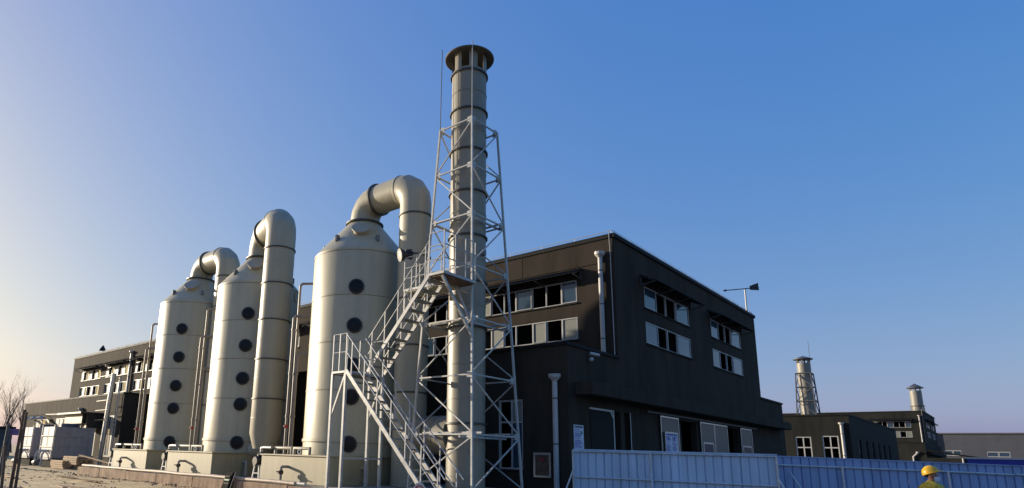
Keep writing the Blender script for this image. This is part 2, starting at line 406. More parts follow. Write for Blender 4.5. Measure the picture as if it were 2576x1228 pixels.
    # ---- details only on the near building
    window(B, 'X', xa, 11.5, 12.47, 1.32, 3.56, [11.95], 'oo', .06, transom=2.83)
    g = MB(); g.box(xa+.05, xa+.058, 11.56, 11.94, 2.87, 3.5); g.build('pane', 'blind', B)
    g = MB(); g.box(xa+.05, xa+.058, 11.56, 11.92, 1.38, 2.78); g.build('pane', 'glass', B)
    for a, b in low:
        c = [a+(b-a)*i/5 for i in range(1, 5)]; window(B, 'X', xm, a, b, .95, 3.7, c, 'gbbgb', .06, transom=2.6)
    for a, b in lw:
        c = [a+(b-a)*i/4 for i in range(1, 4)]; window(B, 'X', xa, a, b, 1.0, 3.78, c, 'bgbb', .06, transom=2.7)
    # left annex cladding sheets above its windows
    a = 43.6
    while a < yend-.3:
        m = MB(); m.box(xa-.026, xa-.002, a+.01, min(a+1.18, yend-.07)-.01, 3.95, PAR-.01); m.build('wall_panel', 'wall', B); a += 1.18
    # dark porch roof with a hanging skirt on the left annex
    m = MB(); m.box(xa-1.5, xa-.03, 46.6, 51.4, 3.86, 3.98); m.box(xa-1.0, xa-.03, 46.7, 47.0, 2.9, 3.857); m.box(xa-1.2, xa-.03, 47.1, 50.5, 3.2, 3.857)
    m.beam((xa-1.4, 51.4, 3.92), (xa-1.3, 54.6, 3.98), .06, .05); m.build('porch_roof', 'black', B)
    # side face: door in white frame, stainless sliding leaves and their rail
    m = MB(); m.box(18.52, 20.2, y0-.03, y0-.002, 3.29, 3.35); m.box(20.14, 20.2, y0-.03, y0-.002, 0, 3.287); m.beam((19.95, y0-.016, 3.3), (20.15, y0-.016, 3.1), .022, .07); m.build('door_frame', 'white', B)
    m = MB(); m.box(18.55, 20.13, y0-.02, y0-.003, .05, 3.285); m.build('door', 'coping', B)
    m = MB(); m.box(21.46, 21.5, y0-.02, y0+.05, 0, 3.36); m.build('door_frame', 'white', B)
    m = MB(); m.box(22.8, 36.3, y0-.10, y0-.03, 3.46, 3.53); m.build('sliding_rail', 'steel_dark', B)
    for (a, b, win) in ((23.95, 25.74, None), (28.15, 29.86, (28.4, 29.65)), (29.9, 31.66, None), (33.62, 35.46, (33.85, 35.25))):
        m = MB(); m.box(a, b, y0-.075, y0-.03, .05, 3.42); d = m.build('sliding_door', 'stainless', B, bevel=.008)
        fr = MB()
        for s in ((a, b, 3.37, 3.42), (a, b, .05, .1)): fr.box(s[0], s[1], y0-.088, y0-.076, s[2], s[3])
        fr.box(a, a+.05, y0-.088, y0-.076, .1, 3.37); fr.box(b-.05, b, y0-.088, y0-.076, .1, 3.37); fr.build('door_trim', 'silver', d)
        if win:
            f = MB(); p, q = win
            f.box(p, q, y0-.087, y0-.076, 2.5, 2.57); f.box(p, p+.06, y0-.087, y0-.076, 1.0, 2.497); f.box(q-.06, q, y0-.087, y0-.076, 1.0, 2.497); f.build('vision_frame', 'silver', d)
            f = MB(); f.box(p+.06, q-.06, y0-.084, y0-.076, 1.0, 2.5); f.build('vision_panel', 'glass', d)
    return B
make_building(0, 0, 65.2, 'long charcoal factory block behind the beige tanks and lattice chimney', True)
make_building(95.2, -.79, 40, 'distant dark factory block beyond the low building, thin chimney above its roof', False)

# low single-storey building between the two blocks
LB = thing('low_building', 'low dark single storey building with two white framed windows behind the blue fence', 'building', (58, 9.05, 0))
m = MB(); wall_holes(m, 'X', 58, 9.05, 34, 0, 5.55, [(11.7, 12.8, 1.2, 3.95), (9.86, 10.95, 1.2, 4.02)])
wall_holes(m, 'Y', 9.05, 58.262, 84, 0, 5.547, [(61+i*3.2, 62.2+i*3.2, 1.2, 3.9) for i in range(6)]); m.box(83.74, 84, 9.32, 34, 0, 5.54); m.box(58.27, 83.7, 33.7, 34, 0, 5.54); m.build('wall', 'wall_far_shade', LB)
m = MB(); m.box(58.2, 83.9, 9.2, 33.9, 5.3, 5.45); m.build('roof', 'coping', LB)
m = MB(); m.box(57.94, 58.3, 8.99, 34.05, 5.55, 5.68); m.box(58.303, 84.05, 8.99, 9.35, 5.55, 5.677); m.build('coping', 'coping', LB)
m = MB(); m.box(60.5, 60.6, 9.4, 33, 0, 5.2); m.build('partition', 'interior', LB)
for a, b, t in ((11.7, 12.8, 3.95), (9.86, 10.95, 4.02)): window(LB, 'X', 58, a, b, 1.2, t, [(a+b)/2], 'oo', .085, transom=3.1)
for i in range(6): window(LB, 'Y', 9.05, 61+i*3.2, 62.2+i*3.2, 1.2, 3.9, [61.6+i*3.2], 'go', .07, 'coping')
downpipe(LB, [(57.85, 9.55, 4.85), (57.85, 9.55, .2)], .11)

# grey hall far behind
GB = thing('grey_hall', 'long flat grey hall with strip windows far beyond the fence', 'building', (150, 0, 0))
m = MB(); wall_holes(m, 'X', 150, -70, 22, 0, 8.0, [(7.1, 9.5, 4.1, 5.1), (.7, 3.75, 4.0, 4.95), (-4.2, -1.2, 4.0, 4.95), (-10, -7, 4, 4.95)]); m.box(151, 165, -70, 22, 0, 7.6); m.build('wall', 'grey_wall', GB)
for a, b, z0, z1 in ((7.1, 9.5, 4.1, 5.1), (.7, 3.75, 4.0, 4.95), (-4.2, -1.2, 4.0, 4.95), (-10, -7, 4, 4.95)): window(GB, 'X', 150, a, b, z0, z1, [(a+b)/2], 'gg', .14)
m = MB(); m.box(149.8, 166, -70.2, 22.2, 8.003, 8.2); m.build('roof_edge', 'far_grey', GB)

# blue container behind the fence
BC = thing('shipping_container', 'deep blue ribbed container in front of the grey hall', 'container', (62, 0, 0))
m = MB(); m.box(62.03, 64.4, -3.4, 2.68, .12, 2.5); m.build('body', 'blue_container', BC)
for i in range(20):
    a = -3.3+i*.3; m = MB(); m.box(61.99, 62.028, a, a+.15, .2, 2.42); m.build('rib', 'blue_container', BC)
m = MB(); m.box(61.96, 64.45, -3.45, 2.74, 2.503, 2.62); m.build('top_rail', 'white', BC)

# lean-to by the far block
LT = thing('lean_to_shed', 'small dark lean-to shed with white pipe by the far block', 'shed', (98, 4, 0))
m = MB(); m.box(98, 106, 3.0, 8.0, 0, 3.0); m.build('wall', 'wall_far_shade', LT)
m = MB(); m.add([(97.7, 2.6, 3.003), (106.3, 2.6, 3.003), (106.3, 8.2, 3.9), (97.7, 8.2, 3.9), (97.7, 2.6, 3.1), (106.3, 2.6, 3.1), (106.3, 8.2, 4.0), (97.7, 8.2, 4.0)], [(0, 3, 2, 1), (4, 5, 6, 7), (0, 1, 5, 4), (1, 2, 6, 5), (2, 3, 7, 6), (3, 0, 4, 7)]); m.build('roof', 'coping', LT)
m = MB(); m.tube((97.9, 4.6, 0), (97.9, 4.6, 3.0), .09, 8); m.build('drainpipe', 'pvc', LT)

# ---------------------------------------------------------------- scrubbers
XT = 14.5; TY = (16.6, 23.4, 28.9); RT = 1.75; BX = 12.0
DUCT = [((14.5, 13.99), .54), ((13.65, 20.77), .60), ((14.5, 26.3), .54)]
TLAB = ['beige scrubber tank standing directly behind the zigzag steel stair', 'beige scrubber tank with a free-hanging tapered downpipe in front of it', 'beige scrubber tank beside the grey cabinets, farthest from the lattice chimney']
for i, ty in enumerate(TY):
    T = thing('scrubber_tank', TLAB[i], 'tank', (XT, ty, PADZ), 'three scrubber tanks in a row')
    m = MB(); m.box(BX, 16.45, ty-1.78, ty+1.78, PADZ+.002, 1.56); bs = m.build('basin', 'basin', T, bevel=.012)
    m = MB(); m.box(BX-.05, 16.5, ty-1.83, ty+1.83, 1.561, 1.60); m.build('basin_lid', 'basin', bs)
    m = MB(); m.lathe([(RT, 1.601), (RT, 8.5), (RT-.015, 8.58), (RT-.06, 8.64), (.60, 9.95), (.58, 10.0)], (XT, ty, 0), 72)
    m.build('shell', 'frp', T, smooth=True)
    for z in (2.08, 3.73, 5.32, 6.92, 8.50):
        m = MB(); m.ring((XT, ty, z), RT-.02, RT+(.035 if z < 2.2 else .014), .10 if z < 2.2 else .05, 72); m.build('hoop', 'frp', T, smooth=True)
        m = MB(); m.ring((XT, ty, z-.04 if z > 2.2 else z-.07), RT-.02, RT+.006, .018, 72); m.build('weld_seam', 'seam', T, smooth=True)
    m = MB(); m.ring((XT, ty, 9.97), .56, .70, .05, 40); m.build('flange', 'flange', T, smooth=True)
    an = radians(-137)+radians((0, 3, 0)[i])
    for z in (7.15, 5.82, 4.49, 3.46, 1.97):
        d = Vector((cos(an), sin(an), 0)); c = Vector((XT, ty, z))+d*(RT-.03)
        m = MB(); m.lathe([(.265, 0), (.265, .07), (.24, .085), (.22, .085), (.22, .0)], c, 28, d); p = m.build('porthole', 'port_ring', T, smooth=True)
        m = MB(); m.lathe([(.22, .0), (.22, .075), (.18, .082)], c, 24, d); m.build('glass', 'port', p, smooth=True)
        for q in range(10):
            t = 2*pi*q/10; a = d.orthogonal().normalized(); b = d.cross(a); m = MB(); m.lathe([(.014, 0), (.014, .1)], c+(a*cos(t)+b*sin(t))*.243, 6, d); m.build('bolt', 'steel_dark', p)
    # manhole on the cone and lifting lugs
    sl = Vector((cos(an)*.75, sin(an)*.75, .66)).normalized(); c = Vector((XT, ty, 0))+Vector((cos(an), sin(an), 0))*1.12+Vector((0, 0, 9.35))
    m = MB(); m.lathe([(.27, -.2), (.27, .1), (.33, .1), (.33, .15), (.05, .17)], c, 28, sl); m.build('manhole', 'frp_grey', T, smooth=True)
    for q in range(6):
        t = an+radians(25+60*q); c = Vector((XT+cos(t)*1.42, ty+sin(t)*1.42, 9.03)); m = MB(); tn = Vector((-sin(t), cos(t), 0))
        m.obox(c, Vector((cos(t), sin(t), 0))*.09, tn*.05, Vector((0, 0, .13))); m.build('lifting_lug', 'hatch', T, bevel=.02)
    # small rating plate near the rim
    t = an+radians(72); c = Vector((XT+cos(t)*1.78, ty+sin(t)*1.78, 8.2)); m = MB(); m.obox(c, (cos(t)*.02, sin(t)*.02, 0), (-sin(t)*.11, cos(t)*.11, 0), (0, 0, .2)); m.build('name_plate', 'frp', T)
    # manifold on the basin lid
    m = MB(); zt = 1.80
    m.path([(12.35, ty+1.5, 1.59), (12.35, ty+1.5, zt), (12.35, ty+.6, zt), (12.35, ty+.6, 1.59)], .055, 10); m.path([(12.35, ty+.45, 1.59), (12.35, ty+.45, zt), (12.35, ty-.35, zt), (12.35, ty-.35, 1.59)], .05, 10)
    m.build('manifold_pipe', 'frp_grey', T, smooth=True)
    m = MB(); m.ring((12.3, ty+.1, 1.69), .05, .09, .05, 16, (1, .2, 0)); m.build('lifting_eye', 'steel', T, smooth=True)
    # drain with valve on the lit basin face, elbow on the shaded one
    yv = ty+.25; m = MB(); m.path([(BX+.05, yv, 1.22), (BX-.22, yv, 1.22), (BX-.26, yv, 1.18), (BX-.26, yv, .80)], .045, 10); v = m.build('drain_pipe', 'pipe_dirty', T, smooth=True)
    m = MB(); m.lathe([(.075, -.06), (.085, 0), (.075, .06)], (BX-.26, yv, 1.05), 12); m.beam((BX-.26, yv, 1.05), (BX-.42, yv+.02, 1.07), .035); m.build('valve', 'rust', v, smooth=True)
    m = MB(); m.path([(13.3, ty-1.75, 1.25), (13.3, ty-2.0, 1.25), (13.3, ty-2.04, 1.2), (13.3, ty-2.04, .75)], .06, 10); m.build('overflow_pipe', 'frp_grey', T, smooth=True)
    # spray risers on the side facing the next tank
    A = Vector((13.15, ty+1.72, 0))
    Rz = thing('riser_pipes', ['bundle of thin brown spray pipes left of the stair-side tank', 'bundle of thin brown spray pipes left of the tank with the tapered downpipe', 'bundle of thin brown spray pipes left of the tank beside the cabinets'][i], 'pipes', (A.x, A.y, 1.6), 'spray pipe bundles')
    for q, (dx_, dy_, ztop, r) in enumerate(((0, .16, 7.75, .045), (-.14, .22, 6.5, .05), (-.02, .02, 5.1, .05))):
        b = A+Vector((dx_, dy_, 0)); tc = Vector((XT, ty, 0)); inw = (tc-b); inw.z = 0; L = inw.length-RT+.08; inw.normalize()
        m = MB(); m.path([b+Vector((0, 0, 1.61)), b+Vector((0, 0, ztop-.08)), b+inw*.08+Vector((0, 0, ztop)), b+inw*max(L, .12)+Vector((0, 0, ztop))], r, 10); po = m.build('pipe', 'riser', Rz, smooth=True)
        for zc in (2.9, 4.4, 6.0):
            if zc < ztop-.3: m = MB(); m.ring(b+Vector((0, 0, zc)), r*.95, r*1.35, .07, 10); m.build('coupling', 'riser', po, smooth=True)
        if q == 1: m = MB(); m.lathe([(.05, -.06), (.07, -.03), (.07, .03), (.05, .06)], b+Vector((0, 0, 2.55)), 12); m.beam(b+Vector((-.11, 0, 2.55)), b+Vector((0, 0, 2.55)), .04); m.build('valve', 'red', po, smooth=True)
    # circulation pump on a white stand at the far end of the basin
    px, py = 12.25, ty+2.2
    PU = thing('circulation_pump', ['black pump on a white stand next to the stair-side basin', 'black pump on a white stand between the two farther basins', 'black pump on a white stand beside the plank heap'][i], 'pump', (px, py, PADZ), 'pumps beside the basins')
    m = MB(); m.lathe([(.0, -.24), (.14, -.24), (.16, -.2), (.16, .18), (.12, .24), (.0, .24)], (px, py, 1.35), 16, (1, 0, 0)); m.build('motor', 'black', PU, smooth=True)
    m = MB(); m.lathe([(.10, 0), (.13, .03), (.13, .1), (.08, .16)], (px, py, 1.48), 14); m.build('terminal_box', 'black', PU, smooth=True)
    for s in (-1, 1):
        for s2 in (-1, 1): m = MB(); m.beam((px+s2*.16, py+s*.2, PADZ), (px+s2*.13, py+s*.13, 1.19), .045); m.build('leg', 'white', PU)
    m = MB(); m.box(px-.18, px+.18, py-.17, py+.17, 1.192, 1.225); m.beam((px-.15, py-.17, .95), (px-.15, py+.17, .95), .035); m.build('stand_plate', 'white', PU)
    m = MB(); m.path([(px, py, 1.63), (px, py, 1.78), (px, py-.12, 1.8), (px, ty+1.6, 1.8)], .05, 10); m.build('outlet_pipe', 'steel', PU, smooth=True)
    # duct from the neck over to the downpipe
    (dxp, dyp), r = DUCT[i]
    D = thing('exhaust_duct', ['beige swan-neck duct dropping beside the lattice chimney', 'beige swan-neck duct ending in an open taper above the basin', 'beige swan-neck duct half hidden behind the neighbouring tank'][i], 'duct', (dxp, dyp, PADZ), 'swan-neck ducts')
    a = Vector((XT, ty, 0)); b = Vector((dxp, dyp, 0)); h = (b-a); L = h.length; h.normalize(); RR = .68; zc = (10.80, 11.0, 10.76)[i]
    up = lambda z: Vector((0, 0, z))
    pts = [a+up(9.9)]
    for k in range(5):
        t = pi/2*(k+.5)/5 if 0 else pi/2*k/4; pts.append(a+h*(RR*(1-cos(t)))+up(zc-RR+RR*sin(t)))
    m = MB(); m.path(pts, r*1.0, 40); m.build('elbow', 'frp_grey', D, smooth=True, ang=13)
    m = MB(); m.path([pts[-1]-h*.001, b-h*RR+up(zc)], r*.985, 40); m.build('crossover', 'frp_grey', D, smooth=True)
    m = MB(); m.ring(pts[-1]+h*.06, r*.97, r*1.11, .07, 40, h); m.build('flange', 'flange', D, smooth=True)
    m = MB(); m.ring(b-h*(RR-.05)+up(zc), r*.97, r*1.03, .05, 40, h); m.build('hoop', 'frp_grey', D, smooth=True)
    pts = []
    for k in range(5): t = pi/2*k/4; pts.append(b-h*(RR*(1-sin(t)))+up(zc-RR+RR*cos(t)))
    pts.append(b+up(9.6))
    m = MB(); m.path(pts, r, 40); m.build('elbow', 'frp_grey', D, smooth=True, ang=13)
    zb = 1.76 if i == 1 else (2.3 if i == 0 else 1.62)
    fl = (9.65, 8.18, 6.7, 5.14, 3.62)
    m = MB()
    if i == 1: m.lathe([(r*1.0, 9.6), (r, 2.33), (r*.72, zb), (r*.70, zb), (0, zb+.02)], (b.x, b.y, 0), 44)
    else: m.lathe([(r, 9.6), (r, PADZ+.01 if i == 0 else 1.61)], (b.x, b.y, 0), 44)
    m.build('downpipe', 'frp_grey', D, smooth=True)
    for z in fl: m = MB(); m.ring((b.x, b.y, z), r*.97, r*1.065, .045, 44); m.build('flange', 'flange', D, smooth=True)
    for z in (9.05, 7.4, 5.9, 4.4, 2.9): m = MB(); m.ring((b.x, b.y, z), r*.97, r*1.012, .03, 44); m.build('hoop', 'frp_grey', D, smooth=True)
    if i == 1: m = MB(); m.path([(b.x+.3, b.y+.2, 2.0), (b.x+.4, b.y+.6, 1.7), (XT-.8, ty-1.6, 1.7)], .3, 20); m.build('inlet', 'frp_grey', D, smooth=True)

# ---------------------------------------------------------------- chimney
CX, CY, CR = 14.52, 11.70, .568
CH = thing('chimney_stack', 'tall beige chimney with flat round cap inside the steel lattice tower', 'chimney', (CX, CY, PADZ))
m = MB(); m.lathe([(CR, PADZ+.003), (CR, 14.12), (CR-.03, 14.12), (CR-.03, 13.0)], (CX, CY, 0), 56); m.build('shell', 'stack_shell', CH, smooth=True)
for z in (14.0, 12.63, 11.22, 9.8, 8.34, 6.88, 5.46, 2.62):
    m = MB(); m.ring((CX, CY, z), CR-.02, CR+.055, .05, 56); m.build('flange', 'flange', CH, smooth=True)
for z in (13.28, 11.9, 10.5, 9.1, 7.58, 6.15, 4.35, 3.33, 1.9, 1.14):
    m = MB(); m.ring((CX, CY, z), CR-.02, CR+.012, .03, 56); m.build('hoop', 'stack_shell', CH, smooth=True)
for t in (radians(178), radians(232), radians(285), radians(330), radians(40), radians(110)):
    m = MB(); n_ = 5; w_ = .24; vs = []; fs = []
    for k in range(n_+1):
        a = t-w_+2*w_*k/n_
        for rr_, zz in ((CR+.012, 13.95), (CR+.012, 14.74), (CR-.01, 14.74), (CR-.01, 13.95)): vs.append((CX+rr_*cos(a), CY+rr_*sin(a), zz))
    for k in range(n_):
        for j in range(4): fs.append((k*4+j, k*4+(j+1) % 4, k*4+4+(j+1) % 4, k*4+4+j))
    fs += [(0, 1, 2, 3), (n_*4+3, n_*4+2, n_*4+1, n_*4)]; m.add(vs, fs); m.build('cap_strut', 'stack_shell', CH, smooth=True)
m = MB(); m.lathe([(.0, 14.78), (.80, 14.66), (.82, 14.68), (.82, 14.70), (.0, 15.0)], (CX, CY, 0), 56); m.build('cap', 'frp_dark', CH, smooth=True)
m = MB(); t = radians(182); m.tube((CX+(CR+.03)*cos(t), CY+(CR+.03)*sin(t), 9), (CX+(CR+.03)*cos(t), CY+(CR+.03)*sin(t), 14.6), .016, 6); m.build('lightning_lead', 'frp', CH)
m = MB(); m.path([(CX, 13.99-.35, 2.3), (CX, 12.1, 2.3)], .575, 44); m.build('inlet_duct', 'stack_shell', CH, smooth=True)
for yy in (13.25, 12.98, 12.62): m = MB(); m.ring((CX, yy, 2.3), .55, .61 if yy == 12.98 else .585, .05, 44, (0, 1, 0)); m.build('flange', 'flange' if yy == 12.98 else 'stack_shell', CH, smooth=True)
m = MB(); m.box(CX+.0-.06, CX+.06, CY-CR-.12, CY-CR+.02, 7.7, 7.85); m.build('sample_port', 'hatch', CH)

# lattice tower
TW = thing('lattice_tower', 'galvanised steel lattice tower wrapped round the tall chimney', 'tower', (CX, CY, PADZ))
hs = lambda z: .66+(12.03-z)*.0451
corner = lambda q, z: Vector((CX+(-1, -1, 1, 1)[q]*hs(z), CY+(-1, 1, 1, -1)[q]*hs(z), z))
ZR = [12.03, 10.43, 8.8, 7.16, 5.56, 3.92, 2.28, .76]
for q in range(4): m = MB(); m.beam(corner(q, PADZ), corner(q, 12.06), .056); m.build('leg', 'steel', TW)
for q in range(4): m = MB(); c = corner(q, PADZ); m.box(c.x-.16, c.x+.16, c.y-.16, c.y+.16, PADZ, PADZ+.03); m.build('base_plate', 'steel', TW)
for k, z in enumerate(ZR):
    for q in range(4):
        a, b = corner(q, z), corner((q+1) % 4, z); m = MB(); m.beam(a, b, .04, .04); m.build('crossbar', 'steel', TW)
    if k in (2, 6, 4):
        g = CR+.09; h = hs(z)
        for s in (-1, 1):
            m = MB(); m.beam((CX+s*g, CY-h, z+.062), (CX+s*g, CY+h, z+.062), .05); m.build('guide_bar', 'steel', TW)
            m = MB(); m.beam((CX-h, CY+s*g, z-.058), (CX+h, CY+s*g, z-.058), .05); m.build('guide_bar', 'steel', TW)
for k in range(7):
    zt, zb = ZR[k]-.06, ZR[k+1]+.06
    for q in range(4):
        q2 = (q+1) % 4       # faces: 0 = near-left, 1 = left-back, 2 = back-right, 3 = right-near
        hi, lo = ((q, q2) if (k % 2 == 0) == (q in (0, 2)) else (q2, q))
        if q in (1, 3): hi, lo = ((q, q2) if k % 2 == 0 else (q2, q))
        m = MB(); m.beam(corner(hi, zt), corner(lo, zb), .034); m.build('diagonal', 'steel', TW)
for z in ZR[:-1]:
    for q in range(4):
        c = corner(q, z); sx, sy = (1, 1, -1, -1)[q], (1, -1, -1, 1)[q]
        m = MB(); m.obox(c+Vector((sx*.09, 0, 0)), (.09, 0, 0), (0, .006, 0), (0, 0, .085)); m.build('gusset', 'steel', TW)
        m = MB(); m.obox(c+Vector((0, sy*.09, 0)), (.006, 0, 0), (0, .09, 0), (0, 0, .085)); m.build('gusset', 'steel', TW)
for q, zt in ((1, 15.05), (0, 14.82)):
    m = MB(); a = corner(q, 12.0); m.tube(a, a+Vector(((.02, .0, zt-12.0) if q else (.06, .06, zt-12.0))), .014, 8); m.build('lightning_rod', 'steel_dark' if q else 'steel', TW)

# ---------------------------------------------------------------- stair
ST = thing('steel_staircase', 'zigzag galvanised steel stair with railings leaning on the lattice tower', 'staircase', (11.8, 10.6, .1))
def flight(x0, x1, ya, za, yb, zb, n, side_rails=(0, 1), post_n=5):
    # from the low end (ya, za) to the high end (yb, zb)
    for x in (x0, x1):
        m = MB(); m.beam((x, ya, za), (x, yb, zb), .04, .11); m.build('stringer', 'steel', ST)
    for i in range(n):
        t = (i+.6)/n; yy = bez(ya, yb, t); zz = bez(za, zb, t); m = MB(); m.box(x0+.03, x1-.03, yy-.12, yy+.12, zz-.012, zz+.018); m.build('tread', 'tread', ST)
        for xb in (x0+.03, x1-.055): m = MB(); m.box(xb, xb+.025, yy-.10, yy+.10, zz-.05, zz-.014); m.build('tread_bracket', 'steel', ST)
    for s in side_rails:
        x = (x0, x1)[s]
        for h in (.52, 1.02):
            m = MB(); m.tube((x, ya, za+h), (x, yb, zb+h), .017, 8); m.build('handrail', 'steel', ST, smooth=True)
        for i in range(post_n+1):
            t = .06+.88*i/post_n; yy, zz = bez(ya, yb, t), bez(za, zb, t); m = MB(); m.beam((x, yy, zz+.05), (x, yy, zz+1.02), .028); m.build('baluster', 'steel', ST)
flight(11.47, 12.17, 9.85, .12, 13.63, 4.0, 15, post_n=6)
flight(12.29, 12.97, 13.63, 4.05, 11.27, 6.58, 10, post_n=4)
# lower landing
m = MB(); m.box(11.45, 12.99, 13.63, 14.27, 3.93, 4.0); m.build('landing', 'steel', ST, bevel=.008)
m = MB(); m.box(11.5, 12.94, 13.68, 14.22, 3.90, 3.928); m.build('landing_deck', 'steel_dark', ST)
def railing(pts, z, hgt=1.08, mids=(.54,), posts=None, w=.03):
    for h in (*mids, hgt):
        m = MB()
        for a, b in zip(pts, pts[1:]): m.tube((*a, z+h), (*b, z+h), .017, 8)
        m.build('guard_rail', 'steel', ST, smooth=True)
    for p in (posts or pts): m = MB(); m.beam((*p, z), (*p, z+hgt), w); m.build('rail_post', 'steel', ST)
railing([(11.47, 13.66), (11.47, 14.24), (12.97, 14.24), (12.97, 13.66)], 4.0, posts=[(11.47, 13.66), (11.47, 13.95), (11.47, 14.24), (12.0, 14.24), (12.5, 14.24), (12.97, 14.24), (12.97, 13.66)])
for x, yy in ((11.49, 13.66), (11.49, 14.24), (12.95, 13.66), (12.95, 14.24)):
    m = MB(); m.beam((x, yy, PADZ-.1 if x > 11.4 else .1), (x, yy, 3.93), .075); m.build('column', 'steel', ST)
m = MB(); m.beam((11.49, 14.2, 2.75), (11.49, 13.68, 3.9), .05); m.build('knee_brace', 'steel', ST)
m = MB(); m.beam((12.95, 14.2, 2.75), (12.95, 13.68, 3.9), .05); m.build('knee_brace', 'steel', ST)
m = MB(); m.beam((11.49, 13.66, 1.55), (12.95, 13.66, 1.55), .05); m.build('tie_bar', 'steel', ST)
# upper platform by the chimney
m = MB(); m.box(12.25, 13.65, 10.68, 11.27, 6.54, 6.62); m.build('platform', 'steel', ST, bevel=.008)
m = MB(); m.box(12.3, 13.6, 10.73, 11.22, 6.50, 6.538); m.build('platform_deck', 'rust', ST)
railing([(13.64, 10.7), (12.27, 10.7), (12.27, 11.25)], 6.62, 1.16, (.38, .77), posts=[(13.64, 10.7), (13.2, 10.7), (12.75, 10.7), (12.27, 10.7), (12.27, 11.25)])
m = MB(); m.beam((12.3, 10.78, 6.5), (CX-hs(5), CY-hs(5), 5.0), .07); m.build('strut', 'steel', ST)
m = MB(); m.beam((13.4, 11.2, 6.5), (CX-hs(5.5), CY-hs(5.5)+.1, 5.5), .06); m.build('strut', 'steel', ST)
# walkway behind the upper flight
m = MB(); m.box(13.0, 13.72, 11.29, 12.97, 6.52, 6.60); m.build('walkway', 'steel', ST, bevel=.008)
m = MB(); m.box(13.03, 13.69, 11.32, 12.94, 6.49, 6.518); m.build('walkway_deck', 'frp', ST)
railing([(13.02, 11.4), (13.02, 12.95), (13.7, 12.95)], 6.6, 1.0, (.33, .66), posts=[(13.02, 11.95), (13.02, 12.45), (13.02, 12.95), (13.7, 12.95)])
m = MB(); m.beam((13.04, 12.93, 5.9), (13.04, 12.93, 6.52), .05); m.build('hanger', 'steel', ST)
m = MB(); m.beam((13.05, 12.85, 6.48), (CX-hs(5.4), CY+hs(5.4), 5.5), .06); m.build('strut', 'steel', ST)
m = MB(); m.beam((13.7, 11.35, 6.49), (CX-hs(6.4), CY-hs(6.4)+.15, 6.3), .06); m.build('strut', 'steel', ST)

# floodlight on the walkway rail
FL = thing('floodlight', 'black round floodlight with pale glass on the upper walkway rail', 'floodlight', (13.02, 12.97, 7.6))
d = Vector((-.86, .42, -.2)).normalized(); c = Vector((13.0, 13.05, 7.72))
m = MB(); m.lathe([(.05, -.34), (.10, -.32), (.12, -.10), (.20, .04), (.205, .10), (.185, .10)], c, 24, d); m.build('housing', 'black', FL, smooth=True)
m = MB(); m.lathe([(.0, .075), (.185, .085), (.185, .095), (.0, .11)], c, 24, d); m.build('lens', 'lamp_glass', FL, smooth=True)
for k in range(6): m = MB(); t = pi*2*k/6; a = d.orthogonal().normalized(); b = d.cross(a); o_ = (a*cos(t)+b*sin(t)); m.obox(c-d*.22+o_*.11, d*.10, o_*.05, d.cross(o_)*.008); m.build('cooling_fin', 'black', FL)
m = MB(); m.beam((13.02, 12.96, 7.58), c-d*.12, .05); m.build('bracket', 'black', FL)

# prohibition plate on the foot of the stair
SG = thing('warning_sign', 'white plate with red ring hanging at the foot of the stair', 'sign', (11.42, 10.62, .62))
c = Vector((11.40, 10.60, .84)); n_ = Vector((-1, -.35, .1)).normalized(); a = Vector((0, 0, 1)); b = n_.cross(a).normalized(); a = b.cross(n_)
m = MB(); vs = []
for dn in (0, .012):
    for p, q in ((-.17, -.2), (.17, -.2), (.17, .08), (.07, .2), (-.07, .2), (-.17, .08)): vs.append(c+b*p+a*q+n_*dn)
m.add(vs, [(5, 4, 3, 2, 1, 0), (6, 7, 8, 9, 10, 11)]+[(i, (i+1) % 6, (i+1) % 6+6, i+6) for i in range(6)]); m.build('plate', 'white', SG)
m = MB(); m.ring(c+a*.02+n_*.014, .095, .125, .006, 28, n_); m.beam(c+a*.09+b*.07+n_*.016, c-a*.05-b*.07+n_*.016, .022, .004, n_); m.build('ring', 'red', SG)
m = MB(); m.beam(c+a*.06+n_*.012, c-a*.03+n_*.012, .035, .003, n_); m.beam(c+a*.03+b*.05+n_*.012, c+a*.02-b*.05+n_*.012, .02, .003, n_); m.build('figure', 'black', SG)
m = MB(); m.tube(c+a*.2, c+a*.3+Vector((.05, 0, 0)), .008, 5); m.build('hook', 'steel', SG)

